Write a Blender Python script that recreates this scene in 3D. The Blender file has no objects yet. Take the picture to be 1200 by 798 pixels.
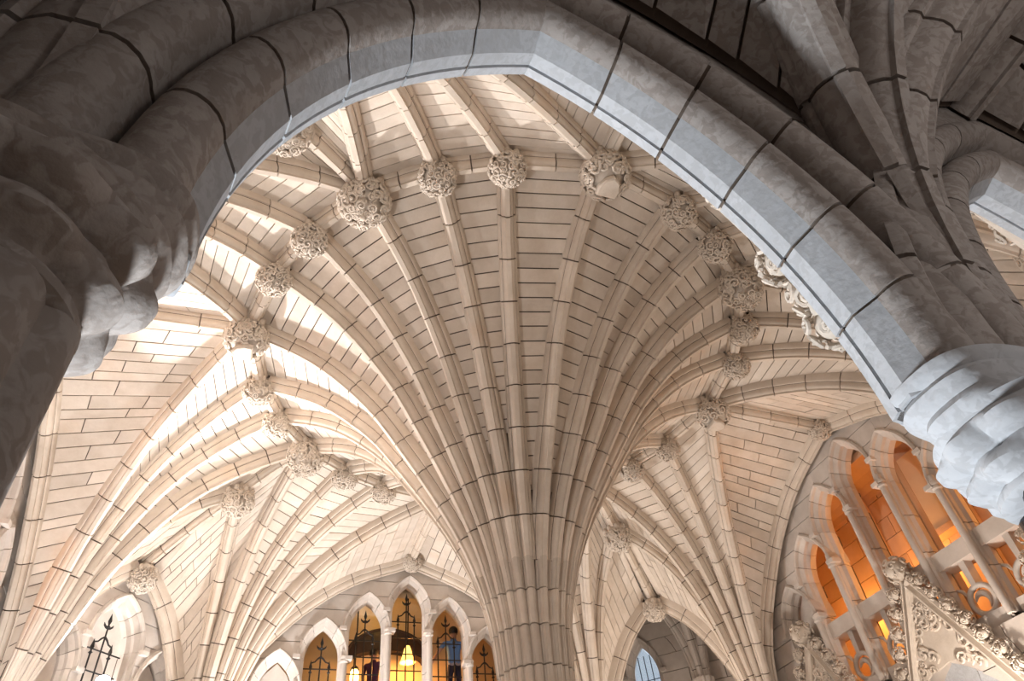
import bpy, bmesh, math, random
import numpy as np
from mathutils import Vector, Matrix
rnd = random.Random(7)
scene = bpy.context.scene
COL = scene.collection
# ---------------------------------------------------------------- units: one unit = radius of the boss ring; the floor is world z = 0
S = 4.0
ZF = 2.26
def W(p): return Vector((p[0]*S, p[1]*S, (p[2]+ZF)*S))
D2R = math.pi/180
# ---------------------------------------------------------------- camera
CAM = (-0.83166, -1.97783, -1.86239); FPX = 810.92
yaw, pitch, roll = -5.13555, 0.769849, -0.126089
fw = Vector((math.cos(yaw)*math.cos(pitch), math.sin(yaw)*math.cos(pitch), math.sin(pitch)))
rt = Vector((math.sin(yaw), -math.cos(yaw), 0)); up = rt.cross(fw)
r2 = math.cos(roll)*rt+math.sin(roll)*up; u2 = -math.sin(roll)*rt+math.cos(roll)*up
cd = bpy.data.cameras.new('camera'); cam = bpy.data.objects.new('camera', cd); COL.objects.link(cam)
m = Matrix((r2, u2, -fw)).transposed().to_4x4(); m.translation = W(CAM); cam.matrix_world = m
cd.sensor_width = 36; cd.lens = 36*FPX/1200; cd.clip_start = 0.02; cd.clip_end = 200
scene.camera = cam
# ---------------------------------------------------------------- world, exposure
w = bpy.data.worlds.new('sky'); scene.world = w; w.use_nodes = True
w.node_tree.nodes['Background'].inputs[0].default_value = (0.75, 0.86, 1.0, 1)
w.node_tree.nodes['Background'].inputs[1].default_value = 0.6
vs = scene.view_settings
vs.view_transform = 'Standard'; vs.look = 'None'; vs.gamma = 1; vs.use_curve_mapping = False
vs.exposure = 0.5
# ---------------------------------------------------------------- lights of the hall (only the first is a known lamp; the others are added fill)
def spot(name, at, aim, power, col, size=150, blend=.6, rad=.12):
    ld = bpy.data.lights.new(name, 'SPOT'); ld.energy = power; ld.color = col
    ld.spot_size = size*D2R; ld.spot_blend = blend; ld.shadow_soft_size = rad
    o = bpy.data.objects.new(name, ld); COL.objects.link(o); o.location = W(at)
    o.rotation_euler = (W(aim)-W(at)).to_track_quat('-Z', 'Y').to_euler(); return o
def point(name, at, power, col, rad=.1):
    ld = bpy.data.lights.new(name, 'POINT'); ld.energy = power; ld.color = col; ld.shadow_soft_size = rad
    o = bpy.data.objects.new(name, ld); COL.objects.link(o); o.location = W(at); return o
WHITE = (1, .975, .96); WARM = (1, .87, .75); AMBER = (1, .42, .10); BLUE = (.87, .94, 1)
FLOODS = [  # position, aim, power, colour, cone; all but the first are added fill
    ((-1.315, 1.231, -.775), (-1.15, -.65, 0), 3000, WHITE, 85),
    ((-1.45, .30, -1.45), (-1.2, .35, 0), 520, WHITE, 150),
    ((-.60, 1.45, -1.40), (-.45, .9, 0), 1250, WHITE, 150),
    ((1.15, 1.15, -1.30), (.6, .6, 0), 260, WARM, 150),
    ((1.45, -.25, -1.45), (1.0, -.1, 0), 300, WARM, 150),
    ((-1.25, -1.10, -1.60), (-.5, -.8, 0), 280, WHITE, 140),
    ((.60, -.55, -2.15), (.5, -.2, 0), 160, WARM, 150),
]
for i, (a, b, pw, c, sz) in enumerate(FLOODS):
    spot('flood_fill_beam', a, b, pw, c, sz)
point('aisle_fill_light', (-.15, -2.30, -1.50), 36, (1, .95, .92), .5)  # unseen light added behind the camera to lift the dark aisle
spot('arch_fill_beam', (-.95, -1.15, -2.15), (-.55, -1.70, -1.35), 640, BLUE, 80, .7, .35)  # added spot without a fixture, gives the near arch its bluish light
# ---------------------------------------------------------------- materials
def stone_mat(name, c1, c2, scale=3.0, mott=None, rough=.85, bump=.15, rvar=.12, stain=None, spec=.25):
    m = bpy.data.materials.new(name); m.use_nodes = True; nt = m.node_tree; N = nt.nodes; L = nt.links
    b = N['Principled BSDF']; b.inputs['Roughness'].default_value = rough; b.inputs['Specular IOR Level'].default_value = spec
    tc = N.new('ShaderNodeTexCoord'); oi = N.new('ShaderNodeObjectInfo')
    add = N.new('ShaderNodeVectorMath'); add.operation = 'ADD'
    mul = N.new('ShaderNodeVectorMath'); mul.operation = 'SCALE'; mul.inputs['Scale'].default_value = 37
    cmb = N.new('ShaderNodeCombineXYZ')
    for k in range(3): L.new(oi.outputs['Random'], cmb.inputs[k])
    L.new(cmb.outputs[0], mul.inputs[0]); L.new(tc.outputs['Object'], add.inputs[0]); L.new(mul.outputs[0], add.inputs[1])
    n = N.new('ShaderNodeTexNoise'); n.inputs['Scale'].default_value = scale; n.inputs['Detail'].default_value = 6; n.inputs['Roughness'].default_value = .65
    L.new(add.outputs[0], n.inputs['Vector'])
    r = N.new('ShaderNodeValToRGB'); r.color_ramp.elements[0].position = .3; r.color_ramp.elements[1].position = .7
    r.color_ramp.elements[0].color = (*c1, 1); r.color_ramp.elements[1].color = (*c2, 1)
    L.new(n.outputs['Fac'], r.inputs[0]); col = r.outputs[0]
    if mott:
        v = N.new('ShaderNodeTexNoise'); v.inputs['Scale'].default_value = mott[1]; v.inputs['Detail'].default_value = 3; v.inputs['Distortion'].default_value = .9
        L.new(add.outputs[0], v.inputs['Vector'])
        rr = N.new('ShaderNodeValToRGB'); rr.color_ramp.elements[0].position = .46; rr.color_ramp.elements[1].position = .56
        mx = N.new('ShaderNodeMix'); mx.data_type = 'RGBA'; L.new(v.outputs['Fac'], rr.inputs[0]); L.new(rr.outputs[0], mx.inputs['Factor'])
        L.new(col, mx.inputs['A']); mx.inputs['B'].default_value = (*mott[0], 1); col = mx.outputs['Result']
    if stain:
        v = N.new('ShaderNodeTexNoise'); v.inputs['Scale'].default_value = stain[1]; v.inputs['Detail'].default_value = 4
        L.new(add.outputs[0], v.inputs['Vector'])
        rr = N.new('ShaderNodeMapRange'); rr.inputs['From Min'].default_value = .62; rr.inputs['From Max'].default_value = .8; rr.inputs['To Max'].default_value = .6
        mx = N.new('ShaderNodeMix'); mx.data_type = 'RGBA'; L.new(v.outputs['Fac'], rr.inputs['Value']); L.new(rr.outputs[0], mx.inputs['Factor'])
        L.new(col, mx.inputs['A']); mx.inputs['B'].default_value = (*stain[0], 1); col = mx.outputs['Result']
    hv = N.new('ShaderNodeHueSaturation'); mr = N.new('ShaderNodeMapRange')
    mr.inputs['To Min'].default_value = 1-rvar; mr.inputs['To Max'].default_value = 1+rvar
    L.new(oi.outputs['Random'], mr.inputs['Value']); L.new(mr.outputs[0], hv.inputs['Value']); L.new(col, hv.inputs['Color'])
    L.new(hv.outputs[0], b.inputs['Base Color'])
    if bump:
        n2 = N.new('ShaderNodeTexNoise'); n2.inputs['Scale'].default_value = scale*9; n2.inputs['Detail'].default_value = 4
        L.new(tc.outputs['Object'], n2.inputs['Vector'])
        bp = N.new('ShaderNodeBump'); bp.inputs['Strength'].default_value = bump; bp.inputs['Distance'].default_value = .02
        L.new(n2.outputs['Fac'], bp.inputs['Height']); L.new(bp.outputs[0], b.inputs['Normal'])
    return m
def plain(name, c, rough=.6, metal=0, emit=None, es=1, trans=0):
    m = bpy.data.materials.new(name); m.use_nodes = True; nt = m.node_tree; b = nt.nodes['Principled BSDF']
    n = nt.nodes.new('ShaderNodeTexNoise'); n.inputs['Scale'].default_value = 12
    mx = nt.nodes.new('ShaderNodeMix'); mx.data_type = 'RGBA'
    mx.inputs['A'].default_value = (*[x*.88 for x in c], 1); mx.inputs['B'].default_value = (*[min(1, x*1.1) for x in c], 1)
    nt.links.new(n.outputs['Fac'], mx.inputs['Factor']); nt.links.new(mx.outputs['Result'], b.inputs['Base Color'])
    b.inputs['Roughness'].default_value = rough; b.inputs['Metallic'].default_value = metal
    b.inputs['Transmission Weight'].default_value = trans
    if emit: b.inputs['Emission Color'].default_value = (*emit, 1); b.inputs['Emission Strength'].default_value = es
    return m
M = dict(
    rib=stone_mat('rib_limestone', (.57, .48, .395), (.70, .615, .53), 2.2, rvar=.08, stain=((.50, .33, .20), 1.1)),
    web=stone_mat('web_limestone', (.60, .51, .425), (.73, .645, .565), 2.5, rvar=.10, stain=((.55, .42, .30), .8)),
    wall=stone_mat('ashlar_limestone', (.52, .46, .41), (.64, .58, .53), 2.5, rvar=.10),
    carve=stone_mat('carved_limestone', (.56, .48, .40), (.68, .60, .52), 5, rvar=.05),
    tyn=stone_mat('mottled_limestone', (.33, .29, .265), (.42, .38, .355), 3.5, mott=((.30, .26, .235), 22), rvar=.08, bump=.25),
    tynp=stone_mat('mottled_grey_limestone', (.44, .45, .47), (.52, .53, .55), 3.5, mott=((.43, .435, .45), 26), rvar=.05, bump=.15),
    mortar=stone_mat('mortar', (.10, .075, .06), (.15, .115, .09), 6, rvar=0, bump=0),
    floor=stone_mat('floor_stone', (.42, .38, .34), (.52, .47, .42), 1.0, rvar=.06, rough=.4),
    plast=stone_mat('ochre_plaster', (.72, .56, .36), (.80, .64, .44), 1.0, rvar=.0, bump=.05),
    terra=stone_mat('gallery_brick_stone', (.60, .40, .26), (.70, .48, .32), 2.0, rvar=.12),
    black=plain('black_marble', (.012, .013, .018), .12),
    iron=plain('wrought_iron', (.012, .010, .010), .5, .3),
    lens=plain('lamp_lens', (1, 1, 1), .3, 0, (.85, .92, 1), 40),
    bulb=plain('warm_lamp_glass', (1, .8, .4), .4, 0, (1, .62, .18), 9),
    shade=plain('amber_lamp_shade', (1, .65, .25), .5, 0, (1, .50, .10), 2.2),
    house=plain('lamp_housing', (.05, .05, .055), .4, .4),
    dark=plain('recess_shade', (.035, .018, .016), .6),  # near-black colour for the shade inside the arched opening
    skin=plain('skin', (.50, .30, .22), .6), hair=plain('dark_hair', (.015, .012, .012), .6),
    shirt=plain('blue_shirt', (.12, .26, .60), .8), navy=plain('navy_trousers', (.015, .018, .05), .8),
    belt=plain('pale_belt', (.35, .33, .42), .7), purple=plain('dark_purple_cloth', (.07, .018, .05), .8),
    sky=plain('leaded_glass', (.86, .92, 1.0), .15, 0, None, 1, .85),
)
# ---------------------------------------------------------------- mesh helpers (coordinates in ring units)
def mesh(name, verts, faces, mat, o=(0, 0, 0), angle=None, mats=None, fm=None):
    me = bpy.data.meshes.new(name)
    v = (np.asarray(verts, float)-np.asarray(o, float))*S
    me.from_pydata(v.tolist(), [], faces)
    for x in (mats or [mat]): me.materials.append(M[x])
    if fm is not None: me.polygons.foreach_set('material_index', fm)
    if angle is not None:
        me.polygons.foreach_set('use_smooth', [True]*len(me.polygons)); me.set_sharp_from_angle(angle=angle*D2R)
    me.update(); return me
class B:
    """collects several shapes of ONE piece"""
    def __init__(s): s.v = []; s.f = []
    def add(s, v, f):
        k = len(s.v); s.v += [tuple(x) for x in v]; s.f += [tuple(i+k for i in q) for q in f]; return s
    def mesh(s, name, mat, o=(0, 0, 0), angle=None): return mesh(name, s.v, s.f, mat, o, angle)
def ob(name, me, parent=None, loc=None, rz=0):
    o = bpy.data.objects.new(name, me); COL.objects.link(o)
    if parent is not None: o.parent = parent
    if loc is not None: o.location = loc
    if rz: o.rotation_euler = (0, 0, rz)
    return o
def tag(o, label=None, cat=None, group=None, kind=None):
    if label: o['label'] = label
    if cat: o['category'] = cat
    if group: o['group'] = group
    if kind: o['kind'] = kind
    return o
def empty(name, at, rz=0): return ob(name, None, None, W(at), rz)
class Nd:
    """a piece of a template tree: name, mesh, children"""
    def __init__(s, name, me, ch=None): s.name = name; s.me = me; s.ch = ch or []
    def put(s, parent, rz=0):
        o = ob(s.name, s.me, parent, None, rz)
        for c in s.ch: c.put(o)
        return o
def sweep(P, X, Y, sec, closed=False, caps=True):
    """P points, X / Y section axes per point, sec = closed list of (x, y) or per-point list"""
    n = len(P); k = len(sec); v = []; f = []
    for i in range(n):
        for (a, b) in sec: v.append(P[i]+X[i]*a+Y[i]*b)
    for i in range(n if closed else n-1):
        j = (i+1) % n
        for q in range(k): f.append((i*k+q, i*k+(q+1) % k, j*k+(q+1) % k, j*k+q))
    if caps and not closed: f.append(tuple(range(k))[::-1]); f.append(tuple((n-1)*k+q for q in range(k)))
    return v, f
def tube(P, rad, k=6, capped=True):
    P = [np.asarray(p, float) for p in P]; n = len(P); v = []; f = []
    r = rad if isinstance(rad, (list, tuple)) else [rad]*n
    prev = None
    for i in range(n):
        t = P[min(i+1, n-1)]-P[max(i-1, 0)]; t = t/(np.linalg.norm(t)+1e-12)
        if prev is None:
            a = np.array((0, 0, 1.)) if abs(t[2]) < .9 else np.array((1., 0, 0)); x = np.cross(a, t)
        else: x = prev-t*(prev@t)
        x = x/(np.linalg.norm(x)+1e-12); prev = x; y = np.cross(t, x)
        for q in range(k):
            a = 2*math.pi*q/k; v.append(P[i]+(x*math.cos(a)+y*math.sin(a))*r[i])
    for i in range(n-1):
        for q in range(k): f.append((i*k+q, i*k+(q+1) % k, (i+1)*k+(q+1) % k, (i+1)*k+q))
    if capped: f.append(tuple(range(k))[::-1]); f.append(tuple((n-1)*k+q for q in range(k)))
    return v, f
def lathe(prof, k=24, c=(0, 0, 0), mod=None):
    v = []; f = []; n = len(prof)
    for (r, z) in prof:
        for q in range(k):
            a = 2*math.pi*q/k; rr = r*(mod(a, z) if mod else 1)
            v.append((c[0]+rr*math.cos(a), c[1]+rr*math.sin(a), c[2]+z))
    for i in range(n-1):
        for q in range(k): f.append((i*k+q, i*k+(q+1) % k, (i+1)*k+(q+1) % k, (i+1)*k+q))
    f.append(tuple(range(k))[::-1]); f.append(tuple((n-1)*k+q for q in range(k)))
    return v, f
def boxv(x0, x1, y0, y1, z0, z1):
    v = [(x0, y0, z0), (x1, y0, z0), (x1, y1, z0), (x0, y1, z0), (x0, y0, z1), (x1, y0, z1), (x1, y1, z1), (x0, y1, z1)]
    return v, [(3, 2, 1, 0), (4, 5, 6, 7), (0, 1, 5, 4), (1, 2, 6, 5), (2, 3, 7, 6), (3, 0, 4, 7)]
def pchip(xs, ys, x):
    xs = np.asarray(xs, float); ys = np.asarray(ys, float); h = np.diff(xs); d = np.diff(ys)/h; mm = np.zeros(len(xs))
    for i in range(1, len(xs)-1):
        if d[i-1]*d[i] > 0:
            w1 = 2*h[i]+h[i-1]; w2 = h[i]+2*h[i-1]; mm[i] = (w1+w2)/(w1/d[i-1]+w2/d[i])
    mm[0] = d[0]; mm[-1] = d[-1]
    x = np.clip(np.asarray(x, float), xs[0], xs[-1]); i = np.clip(np.searchsorted(xs, x)-1, 0, len(h)-1)
    t = (x-xs[i])/h[i]; t2 = t*t; t3 = t2*t
    return (2*t3-3*t2+1)*ys[i]+(t3-2*t2+t)*h[i]*mm[i]+(-2*t3+3*t2)*ys[i+1]+(t3-t2)*h[i]*mm[i+1]
class Curve:
    """a rib line in a vertical plane, resampled by arc length"""
    def __init__(s, P):
        P = np.asarray(P, float); L = np.concatenate([[0], np.cumsum(np.linalg.norm(np.diff(P, axis=0), axis=1))])
        s.L = L[-1]; u = np.linspace(0, s.L, 161)
        s.P = np.stack([np.interp(u, L, P[:, i]) for i in range(3)], 1)
        T = np.gradient(s.P, axis=0); s.T = T/np.linalg.norm(T, axis=1)[:, None]
        d = s.P[-1, :2]-s.P[0, :2]; d = d/np.linalg.norm(d)
        s.lat = np.array([-d[1], d[0], 0.])
        s.N = np.cross(s.lat, s.T)*-1
        if s.N[-1, 2] < 0: s.N = -s.N
    def at(s, t):
        t = np.clip(t, 0, 1)*160; return tuple(np.stack([np.interp(t, np.arange(161), A[:, i]) for i in range(3)], -1) for A in (s.P, s.N))
    def straight(a, b, sag=0):
        t = np.linspace(0, 1, 41)[:, None]; P = np.asarray(a)*(1-t)+np.asarray(b)*t
        P[:, 2] += sag*4*(t*(1-t))[:, 0]; return Curve(P)
RW = .060   # rib width
HALF = [(.0, 0), (.12, 0), (.125, .008), (.18, .009), (.26, .012), (.315, .019), (.33, .028), (.335, .034), (.43, .035), (.5, .043), (.5, .085)]
SEC = [(-a, b) for a, b in HALF[:0:-1]]+[(a, b) for a, b in HALF[1:]]
COREH = [(.10, .010), (.28, .026), (.44, .046), (.46, .083)]
CORE = [(-a, b) for a, b in COREH[::-1]]+COREH
def rib(cv, t0=0., t1=1., vlen=.15, w=RW, sec=SEC, core=CORE, mat='rib', o=(0, 0, 0), gap=.0045, phase=.0, name='rib', dsc=1.0, ns=None, hw=None):
    """rib = mortar core with voussoirs as children"""
    def geo(a, b, sc, nseg):
        t = np.linspace(a, b, nseg+1); P, N = cv.at(t); X = np.repeat(cv.lat[None], len(t), 0)
        if hw is None: return sweep(P, X, N, [(x*w, y*dsc) for x, y in sc])
        hl, hr = hw(P); k = len(sc); v = []; f = []     # half widths shrink where neighbouring ribs merge
        for i in range(len(t)):
            dd = min(1, (hl[i]+hr[i])/w)**2*dsc
            for x, y in sc: v.append(P[i]+cv.lat*(2*x*(hr[i] if x > 0 else hl[i]))+N[i]*(y*dd))
        for i in range(len(t)-1):
            for q in range(k): f.append((i*k+q, i*k+(q+1) % k, (i+1)*k+(q+1) % k, (i+1)*k+q))
        f.append(tuple(range(k))[::-1]); f.append(tuple((len(t)-1)*k+q for q in range(k)))
        return v, f
    v, f = geo(t0, t1, core, max(4, int((t1-t0)*cv.L/.05)))
    nd = Nd(name, mesh(name, v, f, 'mortar', o))
    n = max(1, round((t1-t0)*cv.L/vlen)); g = gap/2/cv.L
    for i in range(n):
        a = t0+(t1-t0)*i/n; b = t0+(t1-t0)*(i+1)/n
        v, f = geo(a+g, b-g, sec, ns or max(1, min(4, int((b-a)*cv.L/.035))))
        nd.ch.append(Nd('voussoir', mesh('voussoir', v, f, mat, o, 35)))
    return nd
DW = .056   # web lies this far above the rib's lower edge
def cell(c1, c2, row=.05, brick=None, sep=.066, inset=.42*RW, mat='web', o=(0, 0, 0), dw=DW, name='vault_cell', tmin=0., gap=.0040, top=1., piece='stone'):
    ts = np.linspace(tmin, top, 120)
    def edges(t):
        P1, N1 = c1.at(t); P2, N2 = c2.at(t); return P1+N1*dw, P2+N2*dw
    e1, e2 = edges(ts); d = np.linalg.norm(e2-e1, axis=1)
    ok = np.where(d > sep)[0]; t0 = ts[ok[0]] if len(ok) else 1.
    L = (c1.L+c2.L)/2*(top-t0); n = max(2, round(L/row))
    if brick:
        hs = np.array([1.0+rnd.choice((-.25, 0, .25, .1)) for _ in range(n)]); tl = t0+(top-t0)*np.concatenate([[0], np.cumsum(hs)/hs.sum()])
    else: tl = np.linspace(t0, top, n+1)
    e1, e2 = edges(tl)
    up_ = (c1.at(tl)[1]+c2.at(tl)[1]); up_ = up_/np.linalg.norm(up_, axis=1)[:, None]
    v = []; f = []
    for i in range(n+1): v += [e1[i]+up_[i]*.008, e2[i]+up_[i]*.008]
    for i in range(n): f.append((2*i, 2*i+1, 2*i+3, 2*i+2))
    k = len(v); v += [x+np.repeat(up_, 2, 0)[j]*.03 for j, x in enumerate(v)]
    f += [(k+2*i+2, k+2*i+3, k+2*i+1, k+2*i) for i in range(n)]
    f += [(2*i+1, k+2*i+1, k+2*i+3, 2*i+3) for i in range(n)]+[(2*i+2, k+2*i+2, k+2*i, 2*i) for i in range(n)]
    nd = Nd(name, mesh(name, v, f, 'mortar', o))
    off = 0.
    for i in range(n):
        a, b, c, dd = e1[i], e2[i], e2[i+1], e1[i+1]
        wd = (np.linalg.norm(b-a)+np.linalg.norm(c-dd))/2; h = (np.linalg.norm(dd-a)+np.linalg.norm(c-b))/2
        ii = inset/max(wd, 1e-6)
        if ii > .45: continue
        cuts = [ii, 1-ii]
        if brick:
            off = (i % 2)*.5+rnd.uniform(-.15, .15); pos = ii+ (off % 1)*brick/wd
            if pos-ii < .25*brick/wd: pos += brick/wd
            while pos < 1-ii-.25*brick/wd: cuts.insert(-1, pos); pos += brick/wd*rnd.uniform(.75, 1.2)
        gu = gap/2/wd; gv = gap/2/h
        for q in range(len(cuts)-1):
            u0 = cuts[q]+gu; u1 = cuts[q+1]-gu
            def bl(u, s_): return (a*(1-u)+b*u)*(1-s_)+(dd*(1-u)+c*u)*s_
            c4 = [bl(u0, gv), bl(u1, gv), bl(u1, 1-gv), bl(u0, 1-gv)]; n_ = (up_[i]+up_[i+1])/2
            j = n_*rnd.uniform(-.0012, .0012)
            vv = [x+j for x in c4]+[x+n_*.02 for x in c4]
            nd.ch.append(Nd(piece, mesh(piece, vv, [(3, 2, 1, 0), (4, 5, 6, 7), (0, 1, 5, 4), (1, 2, 6, 5), (2, 3, 7, 6), (3, 0, 4, 7)], mat, o)))
    return nd
# ================================================================ plan of the hall
V1 = np.array((1.62, .99)); V0 = np.array((1.62, -.99))
def pol(r, a): return np.array((r*math.cos(a*D2R), r*math.sin(a*D2R)))
RING = {-30.83: .981, -18.: .982, 0.: 1., 18.: .982, 30.83: .981, 45.: .9905, -45.: .9905}
ZR = .02          # lower edge of the ribs at the boss ring
CT = [(.110, -1.25), (.116, -1.15), (.126, -1.04), (.150, -.93), (.178, -.845), (.237, -.715), (.316, -.580), (.405, -.445), (.546, -.255), (.778, -.068), (1.0, ZR)]
def central(a):
    x = np.linspace(.11, 1, 200); z = pchip(*zip(*CT), x); r = .11+(x-.11)/.89*(RING[a]-.11)
    return Curve([(*(pol(q, a)), zz) for q, zz in zip(r, z)])
OT = [(0, -1.15), (.06, -.93), (.15, -.70), (.243, -.50), (.393, -.30), (.468, -.225), (.604, -.13), (.815, -.035), (1, .02)]
def outer(Vv, T, zt, s0=.07, table=OT):
    Vv = np.asarray(Vv); d = np.asarray(T)-Vv; L = np.linalg.norm(d); d = d/L
    x = np.linspace(0, 1, 200)**1.3; z = zt+(pchip(*zip(*table), x)-table[-1][1])*(zt+1.15)/(table[-1][1]+1.15)
    return Curve([(*(Vv+d*(s0+(L-s0)*u)), zz) for u, zz in zip(x, z)])
WT = [(0, -1.15), (.043, -.80), (.124, -.625), (.254, -.463), (.445, -.281), (.688, -.127), (.935, -.034), (1, -.01)]
DT = [(0, -1.15), (.1, -.90), (.318, -.665), (.62, -.465), (1, -.325)]
RI, ZI = 1.345, -.09       # intermediate diagonal boss
RD, ZD = 1.845, -.305      # diagonal wall boss
FW = np.array((1.634, 0.)); EI = pol(RI, 45); ED = pol(RD, 45)
def ico(r, sub=1, c=(0, 0, 0), sc=(1, 1, 1)):
    bm = bmesh.new(); bmesh.ops.create_icosphere(bm, subdivisions=sub, radius=r)
    v = [(c[0]+q.co.x*sc[0], c[1]+q.co.y*sc[1], c[2]+q.co.z*sc[2]) for q in bm.verts]; f = [tuple(x.index for x in p.verts) for p in bm.faces]; bm.free(); return v, f
def scroll(bd, c, nrm, R, rg, turns=1.25, thick=.22, n=11):
    nrm = np.asarray(nrm)/np.linalg.norm(nrm); a = np.array((.3, .5, .8)); x = np.cross(nrm, a); x /= np.linalg.norm(x); y = np.cross(nrm, x)
    a0 = rg.uniform(0, 6.28); sgn = rg.choice((-1, 1)); P = []; rr = []
    for i in range(n):
        u = i/(n-1); a = a0+sgn*u*turns*6.28; r = R*(1-.78*u); P.append(c+(x*math.cos(a)+y*math.sin(a))*r+nrm*R*(.10+.42*u)); rr.append(R*thick*(1-.35*u))
    bd.add(*tube(P, rr, 5))
def foliage(bd, c, R, n, rg, zr=(-1, .55), sc=(1, 1, 1), leaf=.30):
    for i in range(n):
        z = zr[0]+(zr[1]-zr[0])*(i+.5)/n; a = i*2.39996+rg.uniform(-.2, .2); r = math.sqrt(max(0, 1-z*z))
        d = np.array((r*math.cos(a), r*math.sin(a), z)); p = np.asarray(c)+d*np.array(sc)*R*.88
        scroll(bd, p, d, R*leaf*rg.uniform(.8, 1.2), rg, rg.uniform(1.0, 1.5), .27)
        q = np.asarray(c)+d*np.array(sc)*R*rg.uniform(.9, 1.02); e = R*.085
        bd.add(*ico(e, 1, q))
# ================================================================ central column
LOC = [-.5, -.43, -.335, -.32, -.26, -.18, -.125, -.12, .12, .125, .18, .26, .32, .335, .43]
DEP = {.5: .043, .43: .035, .335: .033, .32: .020, .26: .012, .18: .009, .125: .008, .12: 0}
def drum(prof, flutes, c, mat, o, g=.0022, name='shaft_drum', back=None):
    """fluted drum; flutes = [(angle, half angle to the right, half angle to the left)]; back = inner point of a drum built into a wall"""
    v = []; f = []; prof = [list(p) for p in prof]; prof[0][1] += g; prof[-1][1] -= g; k = 0
    for (R, z) in prof:
        row = []
        for (a, h0, h1) in flutes:
            for l in LOC+([.5] if back is not None and a == flutes[-1][0] else []):
                hh = 2*(h1 if l > 0 else h0); r = R-DEP[abs(l)]*min(1, (h0+h1)*R/RW)**2
                row.append((c[0]+r*math.cos(a+l*hh), c[1]+r*math.sin(a+l*hh), z))
        if back is not None: row.append((back[0], back[1], z))
        k = len(row); v += row
    for i in range(len(prof)-1):
        for q in range(k): f.append((i*k+q, i*k+(q+1) % k, (i+1)*k+(q+1) % k, (i+1)*k+q))
    f.append(tuple(range(k))[::-1]); f.append(tuple((len(prof)-1)*k+q for q in range(k)))
    return Nd(name, mesh(name, v, f, mat, o, 35))
cc = empty('central_pillar', (0, 0, -ZF))
tag(cc, 'tall fluted limestone column in the middle of the hall opening into a fan of ribs', 'column')
oc = (0, 0, -ZF)
x = np.linspace(.11, 1, 400); zc = pchip(*zip(*CT), x)
def r_at(z): return float(np.interp(z, zc, x))
ZM = -.86
lev = [ZM, -.95, -1.05, -1.16, -1.28, -1.42, -1.57, -1.71, -1.85, -2.0]
ang24 = sorted(a+90*k for k in range(4) for a in (-30.83, -18, 0, 18, 30.83, 45))
FL24 = [(ang24[i]*D2R, ((ang24[i]-ang24[i-1]) % 360)/2*D2R, ((ang24[(i+1) % 24]-ang24[i]) % 360)/2*D2R) for i in range(24)]
for i in range(len(lev)-1):
    zz = np.linspace(lev[i], lev[i+1], 4)
    drum([(r_at(z) if z > -1.25 else .11, z) for z in zz[::-1]], FL24, (0, 0), 'rib', oc).put(cc)
v, f = lathe([(r_at(z)-.030 if z > -1.25 else .085, z) for z in np.linspace(-2.0, ZM, 30)]+[(r_at(z)-.05, z) for z in np.linspace(ZM+.01, -.66, 8)], 48)
ob('mortar_core', mesh('mortar_core', v, f, 'mortar', oc), cc)
v, f = lathe([(.19, -2.26), (.19, -2.19), (.175, -2.17), (.175, -2.11), (.15, -2.09), (.155, -2.06), (.135, -2.04), (.125, -2.0)], 48)
ob('base', mesh('base', v, f, 'rib', oc, 40), cc)
cen = {a: central(a) for a in RING}
def t_at_z(cv, z): return float(np.interp(z, cv.P[:, 2], np.linspace(0, 1, 161)))
def halfw(c, hneg, hpos, lat_dir=1):
    """half widths of a rib whose neighbours stand hneg / hpos radians away"""
    def fn(P):
        r = np.linalg.norm(P[:, :2]-np.asarray(c), axis=1)
        return np.minimum(RW/2, r*math.sin(hneg)*.985), np.minimum(RW/2, r*math.sin(hpos)*.985)
    return fn
gaps = {-30.83: (14.17, 12.83), -18.: (12.83, 18), 0.: (18, 18), 18.: (18, 12.83), 30.83: (12.83, 14.17), 45.: (14.17, 14.17)}
for a in (-30.83, -18., 0., 18., 30.83, 45.):
    cv = cen[a]; nd = rib(cv, t_at_z(cv, ZM-.014), .985, .14, o=oc, hw=halfw((0, 0), gaps[a][0]/2*D2R, gaps[a][1]/2*D2R))
    for k in range(4): nd.put(cc, k*math.pi/2)
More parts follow.
